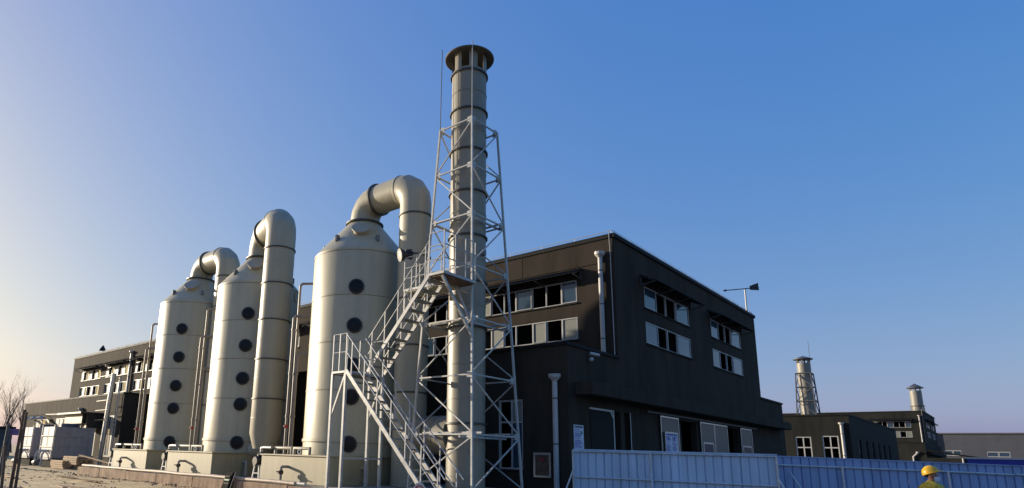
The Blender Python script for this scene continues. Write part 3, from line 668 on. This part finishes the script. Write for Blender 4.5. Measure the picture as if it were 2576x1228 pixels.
# ---------------------------------------------------------------- things on the near building
EB = thing('electric_box', 'small metal framed box on the charcoal wall left of the white pipe', 'electric box', (17.1, 10.72, 1.1))
m = MB(); m.box(17.08, 17.198, 10.44, 11.0, 1.15, 1.86); m.build('case', 'rust', EB)
m = MB(); m.box(17.06, 17.079, 10.41, 11.03, 1.80, 1.87); m.box(17.06, 17.079, 10.41, 11.03, 1.12, 1.18); m.box(17.06, 17.079, 10.41, 10.47, 1.181, 1.799); m.box(17.06, 17.079, 10.97, 11.03, 1.181, 1.799); m.build('frame', 'silver', EB)
m = MB(); m.box(17.069, 17.078, 10.68, 10.80, 1.62, 1.70); m.build('label_plate', 'red', EB)
def notice(name, label, x0, x1, z0, z1, y, frame):
    N = thing(name, label, 'notice board', ((x0+x1)/2, y, z0))
    m = MB(); m.box(x0, x1, y-.015, y, z0, z1); m.build('sheet', 'paper', N)
    m = MB(); k = 0; z = z1-.22*(z1-z0)/.7
    cols = 2 if frame else 1
    W = (x1-x0)/cols
    for ci in range(cols):
        z = z1-.14
        while z > z0+.06:
            L = random.uniform(.45, .82)*W; m.box(x0+ci*W+.07*W, x0+ci*W+.07*W+L, y-.018, y-.0151, z, z+.018); z -= random.choice((.034, .034, .06))
    m.build('printed_lines', 'ink', N)
    m = MB(); m.box(x0+.04, x1-.04, y-.019, y-.0151, z1-.085, z1-.03); m.build('heading', 'steel_dark' if not frame else 'ink', N)
    if frame:
        m = MB(); t = .045
        m.box(x0-t, x1+t, y-.03, y+.001, z1+.002, z1+t); m.box(x0-t, x0-.002, y-.03, y+.001, z0-t, z1); m.box(x1+.002, x1+t, y-.03, y+.001, z0-t, z1); m.build('frame', 'silver', N)
        for cxx in (.25, .72):
            m = MB(); m.box(x0+(x1-x0)*cxx-.05, x0+(x1-x0)*cxx+.05, y-.020, y-.0151, z1-.26, z1-.12); m.build('emblem', 'ink', N)
    else:
        m = MB(); m.box(x1-.2, x1-.08, y-.0195, y-.0151, z1-.27, z1-.18); m.build('emblem', 'green_ink', N)
notice('notice_board', 'narrow pale blue notice sheet left of the white framed door', 17.47, 18.07, 1.55, 2.74, Y0-.005, False)
notice('notice_board', 'framed two column pale notice in front of the stainless door', 24.2, 25.38, 1.4, 2.78, Y0-.12, True)
CC = thing('security_camera', 'small white security camera under the annex coping at the corner', 'camera', (18.6, 9.7, 4.95))
m = MB(); m.lathe([(.0, -.16), (.05, -.16), (.055, .12), (.04, .16), (0, .16)], (18.6, 9.62, 5.06), 12, (.6, -.7, -.2)); m.build('body', 'white', CC, smooth=True)
m = MB(); m.lathe([(.07, 0), (.075, .05), (.05, .1), (0, .12)], (18.52, 9.72, 4.93), 12, (0, -.3, -1)); m.build('dome', 'white', CC, smooth=True)
m = MB(); m.beam((18.58, 9.83, 5.05), (18.58, 9.62, 5.05), .03); m.build('arm', 'white', CC)
# wind vane
VN = thing('wind_vane', 'black arrow wind vane on a white mast at the roof corner', 'wind vane', (37.4, 10.0, ROOF+.15))
m = MB(); m.tube((37.4, 10.0, ROOF+.1), (37.4, 10.0, 11.35), .045, 8); m.build('mast', 'white', VN, smooth=True)
vd = Vector((R0.x, R0.y, .12)).normalized(); c = Vector((37.4, 10.0, 11.38))
m = MB(); m.tube(c-vd*1.15, c+vd*.8, .028, 8); m.build('arrow_shaft', 'black', VN, smooth=True)
m = MB(); m.lathe([(.0, -1.28), (.07, -1.12), (.0, -1.0)], c, 8, vd); m.build('arrow_tip', 'black', VN, smooth=True)
up_ = Vector((0, 0, 1)); sdv = vd.cross(up_).normalized(); upv = sdv.cross(vd)
m = MB(); vs = []
for dn in (-.02, .02):
    for p, q in ((.28, -.09), (.28, .13), (.8, .27), (.78, -.16)): vs.append(c+vd*p+upv*q+sdv*dn)
m.add(vs, [(3, 2, 1, 0), (4, 5, 6, 7)]+[(i, (i+1) % 4, (i+1) % 4+4, i+4) for i in range(4)]); m.build('tail_fin', 'black', VN)
# roof horn and wall flood lamp on the far end
RL = thing('roof_lamp', 'dark lamp head standing on the roof edge at the far end', 'lamp', (20.85, 58.6, ROOF+.16))
m = MB(); m.tube((20.85, 58.6, ROOF+.1), (20.85, 58.6, 10.08), .03, 6); m.build('stem', 'black', RL)
m = MB(); m.lathe([(.08, -.2), (.28, .12), (.30, .2), (.0, .2)], (20.85, 58.6, 10.2), 14, (-.8, .3, .5)); m.build('head', 'black', RL, smooth=True)
for q, yy in enumerate((62.07, 60.53, 58.66)):
    LM = thing('wall_lamp', 'white enamel wall lamp on the brown annex behind the cabinets', 'lamp', (17.1, yy, 3.8), 'row of three white wall lamps')
    m = MB(); m.lathe([(.05, .16), (.12, .12), (.42, -.03), (.40, -.05), (.0, .05)], (16.75, yy, 3.84), 18); m.build('shade', 'white', LM, smooth=True)
    m = MB(); m.path([(16.75, yy, 3.98), (16.75, yy, 4.06), (16.8, yy, 4.1), (17.19, yy, 4.1)], .02, 6); m.build('arm', 'steel_dark', LM)

# silver flue with ladder
FM = thing('silver_flue', 'shiny silver flue pipe with arms rising beside a ladder on the far annex', 'flue', (16.6, 44.3, .4))
m = MB(); m.path([(16.65, 44.7, .35), (16.65, 44.4, 4.4), (16.65, 44.15, 6.55)], .15, 16); m.build('pipe', 'silver', FM, smooth=True)
for z in (6.45, 4.75, 4.1, 3.45): m = MB(); m.beam((16.5, 44.1, z), (16.5, 46.2, z-.02), .05); m.build('arm', 'steel_dark', FM)
LD = thing('wall_ladder', 'narrow steel ladder beside the silver flue on the far annex', 'ladder', (16.7, 43.8, .4))
for yy in (43.72, 44.02): m = MB(); m.beam((16.95, yy-.1, .4), (16.95, yy-.1, 6.3), .045); m.build('rail', 'steel', LD)
for k in range(19): m = MB(); m.tube((16.95, 43.62, .7+k*.3), (16.95, 43.92, .7+k*.3), .02, 6); m.build('rung', 'steel', LD)

# ---------------------------------------------------------------- far stacks
def far_stack(x, y, top, r, label, lat, cone):
    s = thing('chimney_stack', label, 'chimney', (x, y, 0))
    m = MB(); m.lathe([(r*1.04, 0), (r, top-.9), (r, top-.75)], (x, y, 0), 28); m.build('shell', 'chim_white', s, smooth=True)
    for z in (top-4.2, top-7.4, top-10.): m = MB(); m.ring((x, y, z), r*.98, r*1.07, .1, 28); m.build('flange', 'chim_white', s, smooth=True)
    for k in range(6): t = k*pi/3; m = MB(); m.beam((x+r*.9*cos(t), y+r*.9*sin(t), top-.8), (x+r*.9*cos(t), y+r*.9*sin(t), top-.2), .16); m.build('cap_strut', 'chim_white', s)
    m = MB(); m.lathe([(.0, top-.25), (r*1.45, top-.28), (r*1.45, top-.2), (.0, top+.1+cone)], (x, y, 0), 28); m.build('cap', 'steel_dark', s, smooth=True)
    if lat:
        m = MB(); m.tube((x, y-r, top-3), (x, y-r, top+2.0), .025, 6); m.build('lightning_rod', 'steel_dark', s)
        t = thing('lattice_tower', label.replace('chimney', 'lattice frame around the chimney', 1) if 0 else 'grey lattice frame around the white chimney beyond the low building', 'tower', (x, y, 0))
        hh = lambda z: r*1.06+(top-2-z)*.045
        for q in range(4):
            f = lambda z, q=q: Vector((x+(-1, -1, 1, 1)[q]*hh(z), y+(-1, 1, 1, -1)[q]*hh(z), z))
            m = MB(); m.beam(f(0), f(top-2), .12); m.build('leg', 'steel_dark', t)
            f2 = lambda z, q=q: Vector((x+(-1, -1, 1, 1)[(q+1) % 4]*hh(z), y+(-1, 1, 1, -1)[(q+1) % 4]*hh(z), z))
            z = top-2; k = 0
            while z > 1.5:
                m = MB(); m.beam(f(z), f2(z), .09); m.build('crossbar', 'steel_dark', t)
                m = MB(); m.beam(f(z) if k % 2 else f2(z), f2(z-1.7) if k % 2 else f(z-1.7), .08); m.build('diagonal', 'steel_dark', t); z -= 1.7; k += 1
    else:
        z = top-3.6; m = MB(); m.ring((x, y, z), r*1.0, r*1.25, .1, 24); m.build('band', 'steel_dark', s, smooth=True)
        for t in (2.2, 3.9, 5.4): m = MB(); m.tube((x+r*1.2*cos(t), y+r*1.2*sin(t), z), (x+r*1.9*cos(t), y+r*1.9*sin(t), 9), .05, 6); m.build('stay', 'steel_dark', s)
far_stack(88.2, 17.75, 14.75, .74, 'white capped chimney with lattice frame rising beyond the low building', True, .1)
far_stack(150, 12.35, 16.75, .92, 'short cream chimney with pointed cap above the distant block', False, .55)

# ---------------------------------------------------------------- blue site fence
def fence(p0, p1, hts, label, mt, braces, rails, posts):
    p0, p1 = Vector((*p0, 0)), Vector((*p1, 0)); d = (p1-p0); L = d.length; d.normalize(); nrm = Vector((d.y, -d.x, 0))
    if nrm.dot(-p0) < 0: nrm = -nrm          # towards the viewer side
    fo = thing('site_fence', label, 'fence', tuple(p0), 'blue site fence runs')
    n = len(hts); W = L/n
    for i, h in enumerate(hts):
        prof = []; k = 4
        for j in range(k):
            b = W*j/k; s = W/k
            prof += [(b+.004, 0), (b+s*.80, 0), (b+s*.84, -.03), (b+s*.94, -.03), (b+s*.98, 0)]
        vs = []; z0, z1 = .02, h+random.uniform(-.012, .012); lean_ = random.uniform(-.02, .02)
        for (u, v) in prof:
            base = p0+d*(W*i+u)+nrm*v
            vs += [base+Vector((0, 0, z0)), base+nrm*lean_*.5+Vector((0, 0, z1)), base+nrm*(lean_*.5-.012)+Vector((0, 0, z1)), base-nrm*.012+Vector((0, 0, z0))]
        fs = []; q = len(prof)
        for j in range(q-1):
            for c in range(4): fs.append((j*4+c, j*4+(c+1) % 4, j*4+4+(c+1) % 4, j*4+4+c))
        fs += [(0, 1, 2, 3), ((q-1)*4+3, (q-1)*4+2, (q-1)*4+1, (q-1)*4)]
        m = MB(); m.add(vs, fs); m.build('sheet', mt, fo)
    m = MB(); m.beam(p0-nrm*.006+Vector((0, 0, hts[0]-.004)), p1-nrm*.006+Vector((0, 0, hts[-1]-.004)), .062, .03); m.build('top_channel', mt, fo)
    for (u0, u1, z0, z1) in rails:
        m = MB(); m.tube(p0+d*u0+nrm*.035+Vector((0, 0, z0)), p0+d*u1+nrm*.035+Vector((0, 0, z1)), .024, 8); m.build('rail', 'rail', fo, smooth=True)
    for (u, zt) in posts:
        m = MB(); m.tube(p0+d*u+nrm*.075, p0+d*u+nrm*.075+Vector((0, 0, zt)), .025, 8); m.build('post', 'rail', fo, smooth=True)
        m = MB(); m.box(*[v for ax in range(2) for v in ((p0+d*u+nrm*.075)[ax]-.09, (p0+d*u+nrm*.075)[ax]+.09)], 0, .015); m.build('foot_plate', 'rail', fo)
    for (u, z, du, out) in braces:
        a = p0+d*u+nrm*.08+Vector((0, 0, z)); b = p0+d*(u+du)+nrm*out; m = MB(); m.tube(a, b, .022, 8); m.build('brace', 'rail', fo, smooth=True)
fence((16.15, 9.13), (18.42, 4.52), [1.97, 1.965, 1.97, 1.96, 1.955, 1.955], 'run of blue ribbed fence sheets beginning at the charcoal annex corner', 'fence',
      [(0.02, 1.45, -.55, .5), (2.05, 1.5, .0, 1.3), (5.1, 1.35, .5, .9)], [(0, 5.12, 1.92, 1.90), (0, 5.12, 1.22, 1.16), (0, 5.12, .45, .42)], [(.0, 1.95), (2.05, 1.95), (5.1, 1.9)])
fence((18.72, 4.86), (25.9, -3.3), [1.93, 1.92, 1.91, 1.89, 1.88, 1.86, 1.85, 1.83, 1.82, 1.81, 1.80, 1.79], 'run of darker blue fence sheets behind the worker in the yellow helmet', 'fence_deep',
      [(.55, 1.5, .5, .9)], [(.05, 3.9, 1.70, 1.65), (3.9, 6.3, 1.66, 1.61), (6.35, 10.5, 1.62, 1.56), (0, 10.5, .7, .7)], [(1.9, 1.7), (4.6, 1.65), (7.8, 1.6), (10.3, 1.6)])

# ---------------------------------------------------------------- worker
def skin(name, verts, edges, mt, parent, root=0, sub=2):
    me = bpy.data.meshes.new(name); me.from_pydata([v[:3] for v in verts], edges, []); o = bpy.data.objects.new(name, me); COL.objects.link(o)
    sk = o.modifiers.new('s', 'SKIN'); sk.use_smooth_shade = True
    for i, v in enumerate(verts):
        r = v[3]; sv = me.skin_vertices[0].data[i]; sv.radius = r if isinstance(r, tuple) else (r, r); sv.use_root = (i == root)
    ss = o.modifiers.new('u', 'SUBSURF'); ss.levels = sub; ss.render_levels = sub
    dg = bpy.context.evaluated_depsgraph_get(); nm = bpy.data.meshes.new_from_object(o.evaluated_get(dg)); bpy.data.objects.remove(o)
    nm.name = name; nm.materials.clear(); nm.materials.append(MATS[mt]); nm.shade_smooth()
    q = bpy.data.objects.new(name, nm); COL.objects.link(q); q.parent = parent; return q
WK = thing('person', 'person in yellow hard hat and yellow jacket with a face mask beside the fence', 'person', (16.02, 1.27, 0))
WK.rotation_euler = (0, 0, radians(-52)); HT = radians(-36)      # body turned away, head in profile        # local +X is the way the worker faces
V = [(0, 0, .95, (.13, .15)), (0, 0, 1.12, (.12, .15)), (0, 0, 1.3, (.12, .17)), (-.01, 0, 1.4, (.085, .10)), (0, 0, 1.455, .052), (.012, 0, 1.50, .055), (.022, 0, 1.555, (.082, .072)), (.015, 0, 1.62, (.097, .078)), (.005, 0, 1.685, (.075, .065)),
     (.105, 0, 1.565, .026), (.125, 0, 1.572, .012), (.085, 0, 1.505, .03)]
Ed = [(0, 1), (1, 2), (2, 3), (3, 4), (4, 5), (5, 6), (6, 7), (7, 8), (6, 9), (9, 10), (5, 11)]
for k in range(5, 12): x_, y_, z_, r_ = V[k]; V[k] = (x_*cos(HT)-y_*sin(HT), x_*sin(HT)+y_*cos(HT), z_, r_)
def limb(pts, start):
    k = len(V); V.extend(pts); Ed.append((start, k))
    for j in range(len(pts)-1): Ed.append((k+j, k+j+1))
    return len(V)-1
for s in (-1, 1):
    e = limb([(-.01, s*.18, 1.36, .06), (-.03, s*.235, 1.1, .047), (.06, s*.24, .87, .036), (.09, s*.235, .80, (.02, .036))], 3)
    for k, (ox, L) in enumerate(((-.03, .07), (-.01, .082), (.012, .078), (.032, .06))): limb([(.10+ox*.9, s*.235, .745, .0095), (.115+ox, s*.225, .745-L*.55, .009), (.105+ox, s*.21, .745-L, .008)], e)
    limb([(.125, s*.222, .79, .011), (.145, s*.21, .755, .009)], e)
    limb([(.0, s*.09, .88, .085), (.02*s, s*.10, .5, .06), (-.03+.02*s, s*.10, .1, .045), (.06+.02*s, s*.11, .045, (.04, .045)), (.15+.02*s, s*.115, .035, (.03, .04))], 0)
body = skin('body', V, Ed, 'skin', WK)
JV = [(0, 0, .90, (.16, .19)), (0, 0, 1.12, (.155, .185)), (0, 0, 1.3, (.15, .20)), (-.015, 0, 1.405, (.10, .13)), (-.005, 0, 1.455, (.075, .075)), (.0, 0, 1.485, (.078, .078))]
JE = [(0, 1), (1, 2), (2, 3), (3, 4), (4, 5)]
for s in (-1, 1):
    k = len(JV); JV += [(-.01, s*.19, 1.355, .085), (-.03, s*.245, 1.1, .07), (.055, s*.245, .88, .055)]; JE += [(3, k), (k, k+1), (k+1, k+2)]
skin('jacket', JV, JE, 'jacket', WK)
TV = [(0, 0, .96, (.15, .17))]; TE = []
for s in (-1, 1):
    k = len(TV); TV += [(.0, s*.095, .86, .105), (.02*s, s*.105, .5, .082), (-.03+.02*s, s*.105, .12, .072)]; TE += [(0, k), (k, k+1), (k+1, k+2)]
skin('trousers', TV, TE, 'trousers', WK)
for s in (-1, 1): skin('boot', [(-.05+.02*s, s*.105, .16, .062), (-.04+.02*s, s*.105, .06, .058), (.06+.02*s, s*.11, .05, (.045, .052)), (.17+.02*s, s*.115, .045, (.038, .045))], [(0, 1), (1, 2), (2, 3)], 'boot', WK)
skin('hair', [(-.045, 0, 1.53, (.045, .06)), (-.055, 0, 1.59, (.055, .074)), (-.02, 0, 1.64, (.07, .082))], [(0, 1), (1, 2)], 'hair', WK).rotation_euler.z = HT
hm = MB(); tilt = Matrix.Rotation(radians(-20), 3, 'Y'); hc = Vector((.005, 0, 1.625)); vs = []; fs = []; n_ = 32; rows = 9
for i in range(rows+1):
    ph = pi/2*i/rows
    for j in range(n_):
        th = 2*pi*j/n_; rr = cos(ph)
        x, yv, z = .142*rr*cos(th), .118*rr*sin(th), .135*sin(ph)
        if abs(th-pi) < .0: pass
        ridge = .008*max(0, 1-abs(yv)/.03) if i > 1 else 0
        vs.append(hc+tilt @ Vector((x, yv, z+ridge)))
for i in range(rows):
    for j in range(n_): fs.append((i*n_+j, i*n_+(j+1) % n_, (i+1)*n_+(j+1) % n_, (i+1)*n_+j))
hm.v = [tuple(v) for v in vs]; hm.f = [list(f) for f in fs]; hm.mi = [0]*len(fs)
# brim
k0 = len(hm.v)
for dz in (0, -.008):
    for rr in (1.0, 1.06):
        for j in range(n_):
            th = 2*pi*j/n_; ex = 1+.28*max(0, cos(th))**3 if rr > 1 else 1
            hm.v.append(tuple(hc+tilt @ Vector((.142*rr*cos(th)*ex, .118*rr*sin(th), dz-(.012*max(0, cos(th)) if rr > 1 else 0)))))
for a_, b_ in ((0, 1), (1, 3), (3, 2), (2, 0)):
    for j in range(n_): hm.f.append([k0+a_*n_+j, k0+a_*n_+(j+1) % n_, k0+b_*n_+(j+1) % n_, k0+b_*n_+j]); hm.mi.append(0)
def local_build(mb, name, mt, par, smooth=True):
    me = bpy.data.meshes.new(name); me.from_pydata(mb.v, [], mb.f); bm = bmesh.new(); bm.from_mesh(me); bmesh.ops.remove_doubles(bm, verts=bm.verts, dist=1e-4); bmesh.ops.recalc_face_normals(bm, faces=bm.faces); bm.to_mesh(me); bm.free()
    if smooth: me.shade_smooth(); me.set_sharp_from_angle(angle=radians(40))
    me.materials.append(MATS[mt]); o = bpy.data.objects.new(name, me); COL.objects.link(o); o.parent = par; return o
local_build(hm, 'hard_hat', 'yellow', WK).rotation_euler.z = HT
mk = MB(); vs = []; fs = []; nu, nv = 10, 6
for lay in (0, .006):
    for i in range(nv+1):
        for j in range(nu+1):
            th = radians(-78)+radians(156)*j/nu; z = bez(-.062, .035, i/nv); bul = .022*sin(pi*i/nv)
            vs.append((.03+(.083+bul+lay)*cos(th), (.079+bul*.4+lay)*sin(th), 1.53+z-.012*abs(sin(th))))
q = (nu+1)*(nv+1)
for i in range(nv):
    for j in range(nu):
        a_ = i*(nu+1)+j; fs.append((a_, a_+1, a_+nu+2, a_+nu+1)); fs.append((a_+q, a_+nu+1+q, a_+nu+2+q, a_+1+q))
mk.v = vs; mk.f = [list(f) for f in fs]; mk.mi = [0]*len(fs); local_build(mk, 'face_mask', 'mask', WK).rotation_euler.z = HT
ear = MB()
for s in (-1, 1): ear.lathe([(.0, -.008), (.026, -.006), (.03, .004), (.015, .012), (0, .01)], (.005, s*.078, 1.565), 12, (.25, s*.9, 0))
local_build(ear, 'ears', 'skin', WK).rotation_euler.z = HT
eye = MB()
for s in (-1, 1): eye.lathe([(0, -.012), (.014, 0), (0, .010)], (.094, s*.033, 1.592), 10, (1, s*.2, 0))
local_build(eye, 'eyes', 'black', WK).rotation_euler.z = HT

# ---------------------------------------------------------------- left yard
def cabinet(x0, y0, label):
    c = thing('equipment_cabinet', label, 'cabinet', (x0, y0, .36), 'grey equipment cabinets')
    X1, Y1 = x0+2.3, y0+2.25; zb, zt = .92, 2.78
    m = MB(); m.box(x0+.1, X1-.1, y0+.1, Y1-.1, .36, .80); m.build('plinth', 'plinth', c)
    m = MB(); m.box(x0, X1, y0, Y1, .80, zb-.002); m.build('skid', 'steel_dark', c)
    m = MB(); m.box(x0+.02, X1, y0+.02, Y1, zb, zt); m.build('casing', 'cabinet', c)
    for k in range(3):
        za, z2 = zb+.02+k*.62, zb+.62+k*.62-.01; m = MB(); m.box(x0+.04, X1-.02, y0, y0+.019, za, z2); m.build('side_panel', 'cabinet', c, bevel=.004)
    for k in range(3):
        za, z2 = zb+.02+k*.62, zb+.62+k*.62-.012
        if k < 1:
            m = MB(); m.box(x0-.001, x0+.019, y0+.1, Y1-.1, za, z2); m.build('front_panel', 'cabinet_white', c, bevel=.004)
        else:
            m = MB(); m.box(x0-.001, x0+.019, y0+.1, y0+1.0, za, z2); m.box(x0-.001, x0+.019, y0+1.25, Y1-.1, za, z2); m.build('front_panel', 'cabinet_white', c, bevel=.004)
            for q in range(5): m = MB(); m.box(x0-.01, x0+.018, y0+1.03, y0+1.22, za+.05+q*.11, za+.1+q*.11); m.build('louvre', 'cabinet_white', c)
    for yy in (y0-.01, Y1-.05): m = MB(); m.box(x0-.05, x0-.002, yy, yy+.07, .8, zt+.1); m.build('corner_post', 'white', c)
    for z in (1.55, 2.2): m = MB(); m.box(x0-.06, x0-.003, y0+.07, Y1-.06, z, z+.05); m.build('guard_bar', 'white', c)
    m = MB(); m.lathe([(.55, 0), (.55, .22), (.48, .24), (.48, .1), (0, .1)], (x0+1.15, y0+1.1, zt+.001), 24); m.build('fan_cowl', 'steel_dark', c, smooth=True)
    for q in range(3):
        yy = y0+.4+q*.6; m = MB(); m.path([(x0-.02, yy, 1.35), (x0-.3, yy, 1.3), (x0-.4, yy, 1.1), (x0-.42, yy, .4)], .06, 8); m.build('hose', 'steel', c, smooth=True)
    m = MB(); m.lathe([(.0, -.2), (.16, -.2), (.18, 0), (.16, .2), (0, .2)], (x0-.55, y0+.9, .62), 14, (0, 1, 0)); m.build('pump_body', 'steel_dark', c, smooth=True)
cabinet(13.0, 42.45, 'grey panelled equipment cabinet right behind the timber stacks')
cabinet(13.0, 46.6, 'grey panelled equipment cabinet standing between its twin and the rusty posts')
# timber stacks and a loose plank, every board its own piece
def timber(x, y, rows, cols, L, label):
    t = thing('timber_stack', label, 'timber', (x, y, .36), 'timber stacks')
    me = None
    for r_ in range(rows):
        for c_ in range(cols-(r_ > rows-2)):
            xx = x+c_*.155+random.uniform(-.01, .01); zz = .40+r_*.115; yy = y+random.uniform(-.12, .12)
            m = MB(); m.box(xx, xx+.145, yy, yy+L, zz, zz+.10); m.build('plank', 'wood', t, bevel=.006)
timber(13.1, 38.5, 6, 6, 2.2, 'tall stack of timber planks in front of the grey cabinet')
timber(12.45, 38.6, 4, 3, 2.0, 'low stack of timber planks next to the taller stack')
m = MB(); m.beam((13.05, 37.9, 1.18), (13.3, 34.0, .82), .16, .04); tag(m.build('loose_plank', 'wood'), 'loose plank lying aslant from the timber stack to the kerb', 'plank')
# kerb pipes
for k, (x, z, r, mt, lab) in enumerate(((11.27, PADZ+.075, .055, 'pipe_dirty', 'long dirty pipe lying along the front of the concrete kerb'), (11.62, PADZ+.055, .045, 'pvc', 'thin pale pipe lying behind the kerb edge below the basins'))):
    m = MB(); pts = [(x+.02*sin(i*1.3+k), 32.2-i*1.2, z+.01*sin(i*2.1)) for i in range(15)]; m.path(pts, r, 10); tag(m.build('ground_pipe', mt, smooth=True), lab, 'pipe')
m = MB(); m.box(11.5, 11.9, 24.6, 31.5, PADZ+.002, PADZ+.07); tag(m.build('cable_tray', 'white'), 'flat pale cable tray on the concrete pad beside the basins', 'cable tray')
CB = thing('control_box', 'dark control box leaning on the kerb between two basins', 'control box', (11.05, 18.8, .4))
m = MB(); m.obox((11.08, 18.8, .68), (.06, 0, .0), (0, .2, .0), (.05, -.08, .3)); m.build('case', 'plinth', CB, bevel=.01)
for k in range(4): m = MB(); m.obox((11.075, 18.82-.03*k+.02, .52+.11*k), (.066, 0, .0), (0, .15, .0), (.004, -.006, .022)); m.build('terminal_strip', 'green_ink' if k == 2 else 'coping', CB)
m = MB(); m.beam((11.03, 18.60, .40), (11.12, 18.46, .99), .018); m.build('edge_trim', 'silver', CB)
# rusty posts by the road
for k, (hd, dist, zt, r, lean) in enumerate(((75.35, 16, 2.42, .036, .02), (75.0, 15.8, 2.36, .03, -.01), (76.2, 16.2, 2.1, .035, .015), (75.8, 15, 1.72, .03, -.04), (76.55, 15.5, 1.62, .03, .03))):
    a = radians(hd); b = Vector((dist*cos(a), dist*sin(a), .2)); m = MB(); m.path([b, b+Vector((lean, lean*.5, zt*.5)), b+Vector((lean*2, 0, zt-.2))], [r, r*.95, r*.9], 10)
    PS = tag(m.build('steel_post', 'rust' if k != 2 else 'steel_dark', smooth=True), ['thick rusty post with the tallest top at the roadside', 'second tall rusty post standing close to the tallest one', 'dark grey post at the roadside set apart from the rusty pair', 'short thin rusty post leaning at the roadside', 'shortest thin rusty post at the edge of the road'][k], 'post', 'roadside posts')
DB = thing('soil_heap', 'dark heap of soil around the roadside posts', 'soil', (4.0, 14.6, .36))
m = MB(); N_ = 26; vs = []; fs = []
for i in range(N_+1):
    for j in range(N_+1):
        u, v = i/N_*2-1, j/N_*2-1; h = max(0, 1-u*u-v*v)*.55+random.uniform(-.03, .04); vs.append((4.1+u*1.5, 16.2+v*2.6, .27+max(-.1, h*.9)))
for i in range(N_):
    for j in range(N_): a_ = i*(N_+1)+j; fs.append((a_, a_+1, a_+N_+2, a_+N_+1))
m.add(vs, fs); m.build('heap', 'rust', DB, smooth=True)
# loose boards and stones on the sand
for k in range(9):
    x, y_ = random.uniform(6.5, 10), random.uniform(18.5, 30); a = random.uniform(1.2, 1.9); L = random.uniform(.8, 2.0); m = MB(); z = gz(x, y_)+.05
    m.beam((x-cos(a)*L/2, y_-sin(a)*L/2, z), (x+cos(a)*L/2, y_+sin(a)*L/2, z+.02), .14, .035); tag(m.build('loose_board', 'wood'), 'short weathered board lying on the sandy road', 'board', 'boards lying on the sand')
m = MB()
for k in range(900):
    y_ = random.uniform(14, 46); x = random.uniform(3, 11.1) if random.random() < .5 else 11.15-abs(random.gauss(0, .25)); s = random.uniform(.012, .05)*(1.6 if random.random() < .1 else 1)
    if x > 11.15: continue
    c = Vector((x, y_, gz(x, y_)+nz(x, y_)+s*.3)); vs = [c+Vector((random.uniform(.6, 1.2)*s*a, random.uniform(.6, 1.2)*s*b, random.uniform(.5, .9)*s*d_)) for a, b, d_ in ((1, 0, 0), (-1, 0, 0), (0, 1, 0), (0, -1, 0), (0, 0, 1), (0, 0, -1))]
    m.add(vs, [(0, 2, 4), (2, 1, 4), (1, 3, 4), (3, 0, 4), (2, 0, 5), (1, 2, 5), (3, 1, 5), (0, 3, 5)])
rb = m.build('gravel', 'rubble'); rb['kind'] = 'stuff'; rb['label'] = 'loose stones and clods scattered on the sandy road'; rb['category'] = 'gravel'

# far left: gate house, sign, bare trees
GH = thing('gate_house', 'small grey flat-roofed building under the bare trees', 'building', (18.5, 80, .36))
m = MB(); wall_holes(m, 'Y', 78.0, 10, 19.8, .3, 3.2, [(12, 13.2, 1.2, 2.4), (14.6, 15.8, 1.2, 2.4), (17.2, 18.4, 1.2, 2.4)]); m.box(10, 19.8, 78.3, 84, .3, 3.19); m.build('wall', 'grey_wall', GH)
for a in (12, 14.6, 17.2): window(GH, 'Y', 78.0, a, a+1.2, 1.2, 2.4, [a+.6], 'gg', .08)
m = MB(); m.box(9.8, 20, 77.8, 84.2, 3.203, 3.45); m.build('roof', 'coping', GH); m = MB(); m.box(14.5, 17.5, 79, 82, 3.453, 4.0); m.build('roof_box', 'far_grey', GH)
SB = thing('road_sign', 'violet roadside panel with a dark bracket mark on a thin post', 'sign', (14.6, 58, .36))
m = MB(); m.tube((14.6, 58, .3), (14.6, 58, 2.85), .04, 8); m.build('post', 'steel_dark', SB)
m = MB(); m.box(14.35, 15.15, 57.93, 57.955, 2.35, 2.85); m.build('panel', 'sign_blue', SB)
m = MB()
for z in (2.46, 2.58, 2.70): m.box(14.42, 14.62, 57.915, 57.929, z, z+.035)
m.box(14.59, 14.625, 57.914, 57.928, 2.46, 2.735); m.build('mark', 'black', SB)
def tree(x, y, h, seed, label, lean=0):
    rnd = random.Random(seed); T = thing('bare_tree', label, 'tree', (x, y, .36), 'bare winter trees'); tr = MB(); cr = MB()
    def br(p, d, L, r, lev):
        pts = [p]; rs = [r]; n = 4
        for i in range(n):
            d = (d+Vector((rnd.gauss(0, .1), rnd.gauss(0, .1), rnd.gauss(.05, .05)))).normalized(); p = p+d*L/n; pts.append(p); rs.append(r*(1-.5*(i+1)/n))
        (tr if lev == 0 else cr).path(pts, rs, 7 if lev < 2 else 4, caps=False)
        if lev >= 4: return
        k = (6, 5, 4, 4)[lev]
        for i in range(k):
            t = rnd.uniform(.35, 1.0) if i < k-1 else 1.0; idx = min(n-1, int(t*n)); q = pts[idx].lerp(pts[idx+1], t*n-idx) if t < 1 else pts[-1]
            ax = Vector((rnd.gauss(0, 1), rnd.gauss(0, 1), rnd.gauss(0, .3))).normalized(); nd = (d+ax*rnd.uniform(.35, .75)+Vector((0, 0, .25))).normalized()
            br(q, nd, L*rnd.uniform(.45, .68), rs[idx]*rnd.uniform(.45, .65), lev+1)
    br(Vector((x, y, .2)), Vector((lean, 0, 1)).normalized(), h*.5, h*.016, 0)
    tr.build('trunk', 'bark', T, smooth=True); cr.build('crown', 'bark', T, smooth=True)
tree(23.4, 97, 11.2, 3, 'bare tree with a tall forked crown above the gate house')
tree(19.6, 88, 11.0, 5, 'bare tree at the road edge cut by the picture border')
tree(32.6, 122, 11.4, 11, 'smaller bare tree rising behind the end of the annex roof')
tree(27.6, 108, 9.0, 17, 'slender bare tree between the forked one and the annex')
